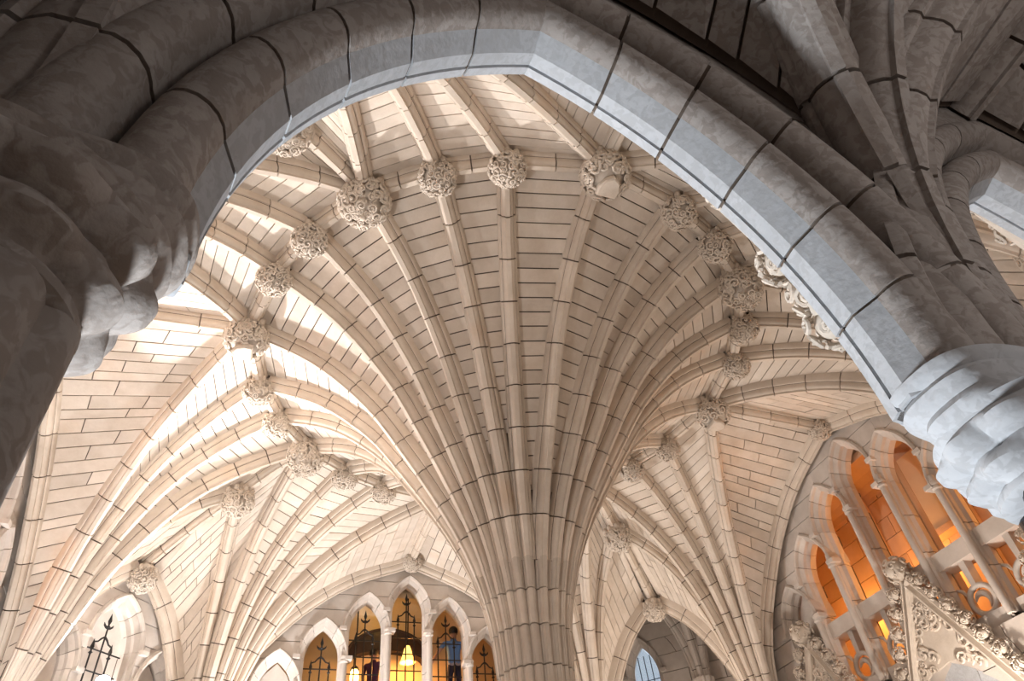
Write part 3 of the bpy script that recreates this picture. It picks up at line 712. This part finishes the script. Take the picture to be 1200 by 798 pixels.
def pier_nodes(stone):
    nodes = []
    v, f = lathe(CAP[:-7], 192, (0, 0, 0), lob2); nodes.append(Nd('capital', mesh('capital', v, f, 'tyn' if stone else 'tynp', (0, 0, -ZF), 50)))
    prof = [(.060, .034, .006, -1.606), (.066, .038, .004, -1.600), (.071, .0425, -.002, -1.594), (.0735, .045, -.005, -1.588), (.070, .043, -.006, -1.582), (.0745, .0465, -.010, -1.576), (.0770, .0485, -.012, -1.570), (.0735, .046, -.013, -1.565), (.0785, .049, -.014, -1.560), (.0790, .049, -.014, -1.553)]
    v = []; f = []; K = 72
    for hs, hx, cx_, z in prof:       # moulded impost, longer across the wall than the round capital below it
        for q in range(K):
            a = 2*math.pi*q/K; ca, sa = math.cos(a), math.sin(a); v.append((cx_+hx*math.copysign(abs(ca)**.7, ca), hs*math.copysign(abs(sa)**.7, sa), z))
    for i in range(len(prof)-1):
        for q in range(K): f.append((i*K+q, i*K+(q+1) % K, (i+1)*K+(q+1) % K, (i+1)*K+q))
    f += [tuple(range(K))[::-1], tuple((len(prof)-1)*K+q for q in range(K))]
    nodes.append(Nd('impost', mesh('impost', v, f, 'tyn' if stone else 'tynp', (0, 0, -ZF), 50)))
    v, f = lathe([(.046, -1.650), (.051, -1.646), (.051, -1.641), (.047, -1.637)], 40); nodes.append(Nd('neck_ring', mesh('neck_ring', v, f, 'tyn' if stone else 'tynp', (0, 0, -ZF), 50)))
    if stone:
        zs_ = np.linspace(-2.12, -1.64, 5)
        for i in range(4):
            g = .003; v, f = lathe([(.047, zs_[i]+g), (.050, zs_[i]+g+.004), (.050, zs_[i+1]-g-.004), (.047, zs_[i+1]-g)], 64, (0, 0, 0), lambda a, z: 1+.13*(abs(math.cos(4*a))-.6))
            nodes.append(Nd('shaft_drum', mesh('shaft_drum', v, f, 'tyn', (0, 0, -ZF), 40)))
        v, f = lathe([(.040, -2.12), (.040, -1.64)], 24); nodes.append(Nd('mortar_core', mesh('mortar_core', v, f, 'mortar', (0, 0, -ZF), 40)))
    else:
        v, f = lathe([(.020, -2.12), (.020, -1.64)], 24); nodes.append(Nd('core_shaft', mesh('core_shaft', v, f, 'tyn', (0, 0, -ZF), 40)))
        for q in range(4):
            a = q*math.pi/2+math.pi/4*0; v, f = lathe([(.021, -2.12), (.021, -1.64)], 24, (.028*math.cos(a), .028*math.sin(a), 0)); nodes.append(Nd('marble_shaft', mesh('marble_shaft', v, f, 'black', (0, 0, -ZF), 40)))
    v, f = lathe([(.085, -2.26), (.085, -2.20), (.075, -2.18), (.078, -2.15), (.062, -2.13), (.055, -2.115)], 40); nodes.append(Nd('base', mesh('base', v, f, 'tyn', (0, 0, -ZF), 40)))
    return nodes
PN = {True: pier_nodes(True), False: pier_nodes(False)}
for k in range(4):
    for j, s_ in enumerate((-.9675, -.3225, .3225, .9675)):
        cs_, sn = math.cos(k*math.pi/2), math.sin(k*math.pi/2); q = (cs_*1.735-sn*s_, sn*1.735+cs_*s_, -ZF)
        t = empty('arcade_pier', q, k*math.pi/2); stone = k == 3 and j == 0
        lb = 'arcade pier below the %s, %s the %s' % (XN[k], ('end', 'inner', 'inner', 'end')[j]+' one nearest', YN[k-1] if j < 2 else YN[k])
        if k == 3: lb = ['dark mottled stone pier with a ringed lobed capital under the near arch', 'black marble shafted pier with a pale lobed corbel capital under the near arch', 'black marble shafted pier one bay beyond the lobed corbel', 'black marble shafted pier at the far end of the near arcade'][j]
        tag(t, lb, 'pier', 'arcade piers')
        for nd in PN[stone]: nd.put(t)
# ================================================================ vault of the near aisle
amb = empty('ceiling_aisle', (0, 0, -ZF)); amb.name = 'ceiling.001'; tag(amb, 'dark low rib vault of the aisle on this side of the near arch', kind='structure')
YP, YC = -1.766, -2.09
def ell(a, b, z0, z1, p=2., q=.5):
    u = 1-np.cos(np.linspace(0, math.pi/2, 90)); z = z0+(z1-z0)*(1-(1-u)**p)**q
    return Curve([(a[0]+(b[0]-a[0])*x_, a[1]+(b[1]-a[1])*x_, zz) for x_, zz in zip(u, z)])
AH = [(.0, 0), (.09, 0), (.10, .006), (.20, .009), (.30, .017), (.36, .030), (.37, .036), (.46, .038), (.5, .044), (.5, .052)]
ASEC = [(-a, b) for a, b in AH[:0:-1]]+AH[1:]
ACOR = [(-.42, .050), (-.3, .030), (-.08, .010), (.08, .010), (.3, .030), (.42, .050)]
AW = .070; ZA0, ZAC, ZAW, ZAT = -1.565, -1.02, -1.04, -1.06
for mirr in (0, 1):
    def my(y): return y if not mirr else 2*YC-y
    for bx in (-.645, 0., .645):
        rib(Curve.straight((bx, my(YP), -1.035), (bx, YC, -1.015)), 0, .97, .12, w=.055, sec=ASEC, core=ACOR, mat='tyn', o=o0, name='ridge_rib', ns=1).put(amb)
        for sd in (-1, 1):
            px = bx+sd*.3225
            wc = Curve([(px-sd*(.3225-u_)*1., my(YP), z_) for u_, z_ in [(arch_half(z, .3225, .572, ZA0), z) for z in np.linspace(ZA0, -1.0508, 80)]])
            dg = ell((px, my(YP+.006)), (bx, YC), ZA0, ZAC); tv = ell((px, my(YP)), (px, YC), ZA0, ZAT)
            nd = rib(dg, .0, .99, .11, w=AW, sec=ASEC, core=ACOR, mat='tyn', o=o0, name='diagonal_rib'); nd.put(amb)
            if sd > 0 or bx < -.5: rib(tv, .0, .99, .11, w=AW, sec=ASEC, core=ACOR, mat='tyn', o=o0, name='transverse_rib').put(amb)
            cell(dg, wc, .062, .24, sep=.05, inset=.01, mat='tyn', o=o0, dw=.042, gap=.005, tmin=.40).put(amb)
            cell(dg, tv, .062, .24, sep=.05, inset=.01, mat='tyn', o=o0, dw=.042, gap=.005, tmin=.30).put(amb)
# ================================================================ corner walls
def mpd(t_, z, f): q = 1.875-f; return (q*math.sqrt(.5)-t_*math.sqrt(.5), q*math.sqrt(.5)+t_*math.sqrt(.5), z)
dz_ = pchip([a for a, b in DT], [ZD+(b-DT[-1][1])*(ZD+1.15)/(DT[-1][1]+1.15) for a, b in DT], xx)
def gd(z): return .446-(.05+.396*float(np.interp(z, dz_, xx)))+.06 if z > -1.12 else .43
DCs = [(-.245, -.60, .14, .070), (0, -.43, .17, .098), (.245, -.60, .14, .070)]
def dh(j):
    c, apx, rs, a = DCs[j]; R = (a*a+rs*rs)/(2*a); zs = apx-rs
    return lambda z: arch_half(z, a, R, zs, .040 if z > zs else .022) if z < apx+.06 else 0.
ld = [lambda z: -1.]+[lambda z, j=j: DCs[j][0]+dh(j)(z) for j in range(3)]; rd = [lambda z, j=j: DCs[j][0]-dh(j)(z) for j in range(3)]+[lambda z: 1.]
bkD, blD = blocks(-1.10, -.30, .09, ld, rd, gd, mpd, o0, 0, -.12)
bkD2, blD2 = blocks(-2.26, -1.10, .145, [lambda z: -.42], [lambda z: .42], lambda z: .42, mpd, o0, 0, -.12, maxlen=.2)
bkD.add(bkD2.v, bkD2.f); dme = bkD.mesh('wall', 'mortar', o0)
DN = ['wall_corner_open', 'wall_corner_window', 'wall_corner_near', 'wall_corner_far']
for k in (1, 2, 3):
    wl = ob(DN[k], dme, None, W((0, 0, -ZF)), k*math.pi/2); tag(wl, 'canted corner wall of pale limestone with a lancet and blind side panels', kind='structure')
    for nd in blD+blD2: nd.put(wl)
    for j in range(3):
        winno += 1; o = ob('window_%d' % winno, None, None, W((0, 0, -ZF)), k*math.pi/2); tag(o, kind='structure')
        c, apx, rs, a = DCs[j]
        for nd in lancet_nodes(c, apx, rs, a, -1.08, mpd, o0): nd.put(o)
        for nd in (grille_nodes(c, apx, a, -1.08, mpd, o0) if j == 1 else blind_panel(c, apx, rs, a, -1.08, mpd, o0, j+30)): nd.put(o)
# bright vaulted lobby seen through the corner lancets
for k in (1, 2, 3):
    v = []; n = 14
    for i in range(n+1):
        a = math.pi*i/n
        for r_ in (1.98, 2.40): v.append(np.array(mpd(.40*math.cos(a), -.62+.34*math.sin(a), 1.875-r_)))
    f = [(2*i, 2*i+1, 2*i+3, 2*i+2) for i in range(n)]
    o = ob('ceiling.%03d' % (30+k), mesh('lobby_vault', v, f, 'wall', o0), None, W((0, 0, -ZF)), k*math.pi/2); tag(o, kind='structure')
    P = [(.40*math.cos(math.pi*i/n), -.62+.34*math.sin(math.pi*i/n)) for i in range(n+1)]
    o = ob('wall_lobby_%s' % 'abcd'[k], mesh('wall', *prism([(-.40, -1.2)]+P[::-1]+[(.40, -1.2)], -.525, -.56, mpd), 'wall', o0), None, W((0, 0, -ZF)), k*math.pi/2); tag(o, kind='structure')
    o = ob('floor_lobby_%s' % 'abcd'[k], mesh('floor', *prism([(-.40, -1.2), (.40, -1.2), (.40, -1.15), (-.40, -1.15)], -.12, -.56, mpd), 'floor', o0), None, W((0, 0, -ZF)), k*math.pi/2); tag(o, kind='structure')
    ca, sa = math.cos(k*math.pi/2), math.sin(k*math.pi/2); p_ = mpd(.0, -.95, -.30)
    if k == 1: point('lobby_lamp_light', (ca*p_[0]-sa*p_[1], sa*p_[0]+ca*p_[1], p_[2]), 160, WHITE, .1)
# ---- open corner: passage behind the arch with a half column and a leaded window
def slab(name, P, th, mat, nrm):
    v = [np.array(p, float) for p in P]; n_ = np.array(nrm, float)*th; k = len(v)
    return mesh(name, v+[p+n_ for p in v], [tuple(range(k)), tuple(range(2*k-1, k-1, -1))]+[(i, i+k, (i+1) % k+k, (i+1) % k) for i in range(k)], mat, o0)
d45 = np.array((math.sqrt(.5), math.sqrt(.5), 0)); t45 = np.array((-math.sqrt(.5), math.sqrt(.5), 0)); Z3 = np.array((0, 0, 1.))
def dp(r, t_, z): return d45*r+t45*t_+Z3*z
WB = 2.32
def mpp(t_, z, f): return tuple(dp(WB-f, t_, z))
wc_ = .25; wa = .075; wapx = -.31; wrs = .17; wR = (wa*wa+wrs*wrs)/(2*wa)
def wh(z): return arch_half(z, wa, wR, wapx-wrs, .03) if z < wapx+.05 else 0.
bkP, blP = blocks(-1.10, .10, .10, [lambda z: -.46, lambda z: wc_+wh(z)], [lambda z: wc_-wh(z), lambda z: .46], lambda z: .46, mpp, o0, 0, -.08, maxlen=.22)
bkP2, blP2 = blocks(-2.26, -1.10, .145, [lambda z: -.46], [lambda z: .46], lambda z: .46, mpp, o0, 0, -.08, maxlen=.22)
bkP.add(bkP2.v, bkP2.f)
pw = ob('wall_passage', bkP.mesh('wall', 'mortar', o0), None, W((0, 0, -ZF))); tag(pw, 'shadowed stone wall behind the open corner arch', kind='structure')
for nd in blP+blP2: nd.put(pw)
winno += 1; pwin = ob('window_%d' % winno, None, None, W((0, 0, -ZF))); tag(pwin, kind='structure')
for nd in lancet_nodes(wc_, wapx, wrs, wa, -1.08, mpp, o0): nd.put(pwin)
P = [(wc_-arch_half(z, wa, wR, wapx-wrs), z) for z in np.linspace(-1.08, wapx, 10)]+[(wc_+arch_half(z, wa, wR, wapx-wrs), z) for z in np.linspace(wapx-.001, -1.08, 10)]
Nd('pane', mesh('pane', *prism(P[::-1], -.062, -.066, mpp), 'sky', o0)).put(pwin)
for i in range(1, 4): Nd('lead_came', mesh('lead_came', *tube([mpp(wc_-wa+i*wa/2, -1.08, -.06), mpp(wc_-wa+i*wa/2, wapx-.05, -.06)], .0028, 5), 'iron', o0)).put(pwin)
for i in range(10): Nd('lead_came', mesh('lead_came', *tube([mpp(wc_-wa, -1.06+i*.062, -.06), mpp(wc_+wa, -1.06+i*.062, -.06)], .0024, 5), 'iron', o0)).put(pwin)
for sd, nm in ((-1, 'wall_passage_side'), (1, 'wall_passage_end')):
    o = ob(nm, slab('wall', [dp(1.78, sd*.46, -ZF), dp(WB, sd*.46, -ZF), dp(WB, sd*.46, .10), dp(1.78, sd*.46, .10)], .05, 'wall', t45*sd), None, W((0, 0, -ZF))); tag(o, kind='structure')
po = dp(WB-.06, -.09, -ZF); pc = empty('passage_column', po); tag(pc, 'small ribbed half column with spreading ribs inside the open corner arch', 'column')
v, f = lathe([(.055, -2.26), (.055, -.66), (.062, -.60)], 30, (po[0], po[1], 0), lambda a, z: 1+.08*math.cos(12*a)); ob('shaft', mesh('shaft', v, f, 'wall', po, 40), pc)
for a_, L_ in ((-100, .32), (-50, .45), (0, .6), (50, .5), (100, .35)):
    ddir = -d45*math.cos(a_*D2R)+t45*math.sin(a_*D2R); b_ = po+ddir*L_
    cv = ell((po[0]+ddir[0]*.05, po[1]+ddir[1]*.05), (b_[0], b_[1]), -.68, -.02); rib(cv, 0, 1, .13, w=.055, o=po, mat='wall').put(pc)
o = ob('ceiling.002', slab('ceiling', [dp(1.70, -.5, .06), dp(WB+.05, -.5, .06), dp(WB+.05, .5, .06), dp(1.70, .5, .06)], .04, 'wall', Z3), None, W((0, 0, -ZF))); tag(o, kind='structure')
# ================================================================ galleries behind the main walls
def rect_wall(name, s0, s1, z0, z1, mp, mat, row=.10, ln=.24, o=o0, label=None, thick=.05):
    bk, bl = blocks(z0, z1, row, [lambda z: s0], [lambda z: s1], lambda z: 9., mp, o, 0, -thick, mat=mat, maxlen=ln, name='stone')
    return bk, bl
GX = 2.12
for k in range(4):
    mat = 'terra' if k in (0, 2) else 'plast'
    zf = {0: -1.03, 1: -.93, 2: -1.03, 3: -.80}[k]
    rz = k*math.pi/2
    def st(name, me, lab=None):
        o = ob(name, me, None, W((0, 0, -ZF)), rz); tag(o, lab, kind='structure'); return o
    gx = GX if k != 3 else 1.80
    if k in (0, 2):
        bk, bl = rect_wall('w', -.95, .95, zf, .06, lambda s_, z, f: (gx-f, s_, z), mat)
        wl = st('wall_gallery_%s' % ('right' if k == 0 else 'left'), bk.mesh('wall', 'mortar', o0), 'warm stone back wall of the amber-lit gallery')
        for nd in bl: nd.put(wl)
    else: st('wall_room_%s' % ('back' if k == 1 else 'near'), mesh('wall', *boxv(gx, gx+.05, -.95, .95, zf, .06), mat, o0), 'back wall of the room behind the lancets')
    for sd in (-1, 1): st('wall_room_end_%s' % 'abcdefgh'[k*2+(sd > 0)], mesh('wall', *boxv(1.78, gx, min(sd*.95, sd*.99), max(sd*.95, sd*.99), zf, .06), mat, o0))
    st('floor_gallery_%s' % 'abcd'[k], mesh('floor', *boxv(1.755 if k == 0 else 1.785, gx, -.95, .95, zf-.05, zf), 'floor', o0))
    # barrel ceiling of the gallery
    v = []; n = 12
    for i in range(n+1):
        a = math.pi*i/n; x_ = (1.78+gx)/2-(gx-1.78)/2*math.cos(a); z = -.12+.14*math.sin(a)
        v += [(x_, -.95, z), (x_, .95, z), (x_, -.95, z+.04), (x_, .95, z+.04)]
    f = []
    for i in range(n): f += [(4*i, 4*i+4, 4*i+5, 4*i+1), (4*i+2, 4*i+3, 4*i+7, 4*i+6), (4*i, 4*i+2, 4*i+6, 4*i+4), (4*i+1, 4*i+5, 4*i+7, 4*i+3)]
    st('ceiling.%03d' % (10+k), mesh('ceiling', v, f, mat, o0))
# transverse arches and a pale panel in the gallery
for i, y_ in enumerate((-.62, -.12, .38)):
    P = [np.array((1.95-.16*math.cos(a), y_, -.16+.15*math.sin(a))) for a in np.linspace(0, math.pi, 15)]
    P = [np.array((1.79, y_, -1.0)), np.array((1.79, y_, -.5))]+P+[np.array((2.11, y_, -.5)), np.array((2.11, y_, -1.0))]
    o = ob('gallery_arch', mesh('gallery_arch', *tube([p-np.array((1.95, y_, -1.03)) for p in P], .022, 6), 'terra', (0, 0, 0), 40), None, W((1.95, y_, -1.03))); tag(o, ['plain stone arch across the gallery beside the lobed corbel', 'plain stone arch across the gallery behind the carved gable', 'plain stone arch across the gallery towards the corner fan column'][i], 'arch')
t = empty('wall_panel', (2.105, 0, -.49)); tag(t, 'pale yellow plaster panel on the back wall of the gallery', 'panel')
ob('panel', mesh('panel', *boxv(2.06, 2.118, -.11, .10, -.46, -.08), 'plast', (2.105, 0, -.49)), t)
ob('sill', mesh('sill', *boxv(2.05, 2.118, -.13, .12, -.49, -.46), 'terra', (2.105, 0, -.49)), t)
# ================================================================ the amber room behind the grilles
def niche():
    n = 16; P = [(.235*math.cos(a)-.03, -.36+.17*math.sin(a)) for a in np.linspace(0, math.pi, n)]
    Q = [(.205*math.cos(a)-.03, -.36+.055*math.sin(a)) for a in np.linspace(math.pi, 0, n)]
    return P+Q
t = empty('arch_recess', (-.03, 2.10, -.36)); tag(t, 'dark sheet for shade in an arched canopy on the back wall of the amber room', 'recess')  # dark sheet stands for the shade inside an arched opening
mpn = lambda s_, z, f: (s_, 2.118-f, z)
v, f = prism(niche(), .06, 0, mpn); ob('recess', mesh('recess', v, f, 'dark', (-.03, 2.10, -.36)), t)
P = [np.array(mpn(.24*math.cos(a)-.03, -.36+.175*math.sin(a), .06)) for a in np.linspace(0, math.pi, 20)]
ob('rim', mesh('rim', *tube(P, .008, 6), 'dark', (-.03, 2.10, -.36), 40), t)
def lamp(name, at, kind, label):
    t = empty(name, at); tag(t, label, 'lamp', 'lamps of the amber room')
    if kind == 'bell':
        v, f = lathe([(.001, .075), (.012, .07), (.02, .05), (.028, .02), (.040, -.015), (.044, -.02)], 20, at); ob('shade', mesh('shade', v, f, 'shade', at, 50), t)
        v, f = lathe([(.004, .075), (.004, .015-at[2])], 8, at); ob('stem', mesh('stem', v, f, 'iron', at), t)
        v, f = ico(.014, 2, at); ob('bulb', mesh('bulb', v, f, 'bulb', at, 80), t)
    else:
        v, f = lathe([(.018, -.03), (.024, 0), (.022, .035), (.012, .05)], 16, at); ob('glass', mesh('glass', v, f, 'bulb', at, 50), t)
        v, f = lathe([(.026, .045), (.016, .06), (.004, .07), (.004, .015-at[2])], 12, at); ob('cap', mesh('cap', v, f, 'iron', at), t)
        v, f = lathe([(.02, -.038), (.024, -.03)], 12, at); ob('base', mesh('base', v, f, 'iron', at), t)
lamp('hanging_lamp', (.060, 1.96, -.385), 'bell', 'bell-shaped amber hanging lamp behind the tallest grilled window')
lamp('lantern', (-.225, 1.98, -.49), 'lantern', 'small glowing lantern low behind the second grilled window')
lamp('lantern', (-.075, 1.93, -.165), 'lantern', 'bright lantern at the top of the tallest grilled window')
# ---- people behind the grille
def person(name, at, h, facing, mats, arms, label):
    bm = bmesh.new(); sk = bm.verts.layers.skin.verify()
    J = dict(pel=(0, 0, .53), wai=(0, .005, .61), che=(0, .01, .72), nk=(0, .0, .815), n2=(0, -.004, .85), hd=(0, -.006, .90), ht=(0, -.004, .965), hl=(-.05, 0, .50), hr=(.05, 0, .50), kl=(-.055, -.005, .28), kr=(.055, -.005, .28), al=(-.055, .005, .05), ar=(.055, .005, .05), tl=(-.06, -.08, .018), tr=(.06, -.08, .018),
             sl=(-.105, .005, .80), sr=(.105, .005, .80))
    J.update(arms)
    Rr = dict(pel=.075, wai=.068, che=.085, nk=.045, n2=.042, hd=.056, ht=.044, hl=.05, hr=.05, kl=.036, kr=.036, al=.026, ar=.026, tl=.02, tr=.02, sl=.042, sr=.042, el=.03, er=.03, wl=.02, wr=.02, fl=.016, fr=.016)
    vv = {}
    for k_, p in J.items():
        q = bm.verts.new(Vector(p)*h); q[sk].radius = (Rr[k_]*h*.95, Rr[k_]*h*.8) if k_ not in ('pel', 'wai', 'che') else (Rr[k_]*h*1.15, Rr[k_]*h*.75); vv[k_] = q
    vv['pel'][sk].use_root = True
    for e in ('pel wai', 'wai che', 'che nk', 'nk n2', 'n2 hd', 'hd ht', 'pel hl', 'pel hr', 'hl kl', 'hr kr', 'kl al', 'kr ar', 'al tl', 'ar tr', 'che sl', 'che sr', 'sl el', 'sr er', 'el wl', 'er wr', 'wl fl', 'wr fr'):
        a, b = e.split(); bm.edges.new((vv[a], vv[b]))
    me = bpy.data.meshes.new('tmp'); bm.to_mesh(me); bm.free(); to = bpy.data.objects.new('tmp', me); COL.objects.link(to)
    to.modifiers.new('s', 'SKIN'); sb = to.modifiers.new('d', 'SUBSURF'); sb.levels = 2; sb.render_levels = 2
    dg_ = bpy.context.evaluated_depsgraph_get(); ev = to.evaluated_get(dg_); m2 = bpy.data.meshes.new_from_object(ev)
    bpy.data.objects.remove(to)
    m2.name = 'body'
    for x_ in mats: m2.materials.append(M[x_])
    sl_z = (J['el'][2]*.6+J['sl'][2]*.4)*h
    for p in m2.polygons:
        c = p.center; z = c.z/h; x_ = abs(c.x)/h; i = 1
        if z > .845: i = 0
        elif z < .525: i = 2
        elif z < .55 and x_ < .12: i = 3
        if i == 1 and x_ > .13 and c.z < sl_z: i = 0
        if i == 2 and x_ > .12: i = 0
        if z < .035: i = 2
        p.material_index = i; p.use_smooth = True
    o = ob(name, m2, None, W(at), facing*D2R); tag(o, label, 'person', 'people behind the grilled windows')
    hb = B(); hb.add(*ico(.060*h/S, 3, (0, .006*h/S, .938*h/S), (.95, 1.12, 1.05)))
    hv = [p for p in hb.v]; keep = [q for q in hb.f if sum(hv[i][1] for i in q)/3 > -.004*h/S and sum(hv[i][2] for i in q)/3 > .90*h/S or sum(hv[i][2] for i in q)/3 > .965*h/S]
    hm = mesh('hair', hv, keep, 'hair', (0, 0, 0), 80); ob('hair', hm, o)
    for sd in (-1, 1): ob('ear', mesh('ear', *ico(.012*h/S, 1, (sd*.052*h/S, 0, .915*h/S), (.5, .8, 1.3)), 'skin', (0, 0, 0), 80), o)
    ob('nose', mesh('nose', *ico(.011*h/S, 1, (0, -.055*h/S, .915*h/S), (.7, 1, 1.3)), 'skin', (0, 0, 0), 80), o)
    return o
PZ = -.705
pf = ob('floor_dais', mesh('floor', *boxv(-.75, .75, 1.80, 2.12, PZ-.05, PZ), 'floor', o0), None, W((0, 0, -ZF))); tag(pf, kind='structure')
person('person', (.292, 1.835, PZ), 1.84, 180, ['skin', 'shirt', 'navy', 'belt'], dict(el=(-.135, .02, .66), wl=(-.14, -.03, .545), fl=(-.138, -.045, .50), er=(.19, .03, .69), wr=(.26, -.01, .575), fr=(.275, -.03, .54)), 'person in a blue shirt and dark trousers seen from behind at the grille')
person('person', (-.135, 1.92, PZ-.06), 1.66, 150, ['skin', 'purple', 'navy', 'purple'], dict(el=(-.135, .02, .66), wl=(-.14, -.03, .545), fl=(-.138, -.045, .50), er=(.135, .02, .66), wr=(.14, -.03, .545), fr=(.138, -.045, .50)), 'person in a dark purple top behind the second grilled window')
# ================================================================ floor, roof deck and outer walls
o = ob('floor', mesh('floor', *boxv(-2.7, 2.7, -2.7, 2.7, -ZF-.05, -ZF), 'floor', o0), None, W((0, 0, -ZF))); tag(o, kind='structure')
o = ob('ceiling.020', mesh('roof_deck', *boxv(-2.7, 2.7, -2.7, 2.7, .22, .26), 'wall', o0), None, W((0, 0, -ZF))); tag(o, kind='structure')
o = ob('wall_aisle_back', mesh('wall', *boxv(-1.4, 1.4, -2.50, -2.44, -ZF, -.9), 'tyn', o0), None, W((0, 0, -ZF))); tag(o, kind='structure')
for sd, nm in ((-1, 'wall_aisle_left'), (1, 'wall_aisle_right')):
    o = ob(nm, mesh('wall', *boxv(min(sd*1.02, sd*1.07), max(sd*1.02, sd*1.07), -2.46, -1.76, -ZF, -.9), 'tyn', o0), None, W((0, 0, -ZF))); tag(o, kind='structure')
# outer corridor walls behind the arcades of the other three sides
for k in (0, 1, 2):
    o = ob('wall_outer_%s' % ('right', 'back', 'left')[k], mesh('wall', *boxv(2.30, 2.36, -1.4, 1.4, -ZF, .24), 'wall', o0), None, W((0, 0, -ZF)), k*math.pi/2); tag(o, kind='structure')
# ================================================================ floodlights: the one on the lancet sill, then the added fill fixtures
FLAB = ['floodlight on the sill of the daylit corner lancet with a bright white flare', 'added fill floodlight at the foot of the left wall', 'added fill floodlight below the grilled windows', 'added fill floodlight inside the open corner arch', 'added fill floodlight below the amber gallery', 'added fill floodlight in the corner beside the near arch', 'added fill floodlight on the floor by the black-shafted pier']
for (a, b, pw, c, sz), lab in zip(FLOODS, FLAB):
    d = np.array(b, float)-np.array(a, float); d /= np.linalg.norm(d); A = np.array(a, float)
    t = empty('floodlight', a); tag(t, lab, 'floodlight', 'floodlights of the hall')
    ax = A-d*.030; bx_ = A-d*.006
    ob('housing', mesh('housing', *tube([A-d*.055, ax, bx_], [.014, .026, .030], 14), 'house', a, 40), t)
    ob('lens', mesh('lens', *tube([A-d*.007, A-d*.004], [.027, .024], 14), 'lens', a, 40), t)
    ob('bracket', mesh('bracket', *tube([A-d*.03, A-d*.03-Z3*.05, A-d*.03-Z3*.09], .006, 6), 'house', a, 40), t)
# warm lamps of the galleries
for k, ys in ((0, (-.55, .15, .6)), (2, (-.5, .3))):
    for y_ in ys:
        cs_, sn = math.cos(k*math.pi/2), math.sin(k*math.pi/2); q = (cs_*2.0-sn*y_, sn*2.0+cs_*y_, -.62)
        point('gallery_lamp_light', q, 34, AMBER, .08)
point('passage_fill_light', (1.42, 1.42, -1.2), 60, WARM, .1)  # unseen light added to brighten the passage, no lamp built there
point('room_lamp_light', (.06, 1.96, -.42), 45, AMBER, .06); point('room_lamp_light', (-.225, 1.98, -.44), 35, AMBER, .06); point('room_lamp_light', (-.075, 1.93, -.13), 14, (1, .6, .2), .05)
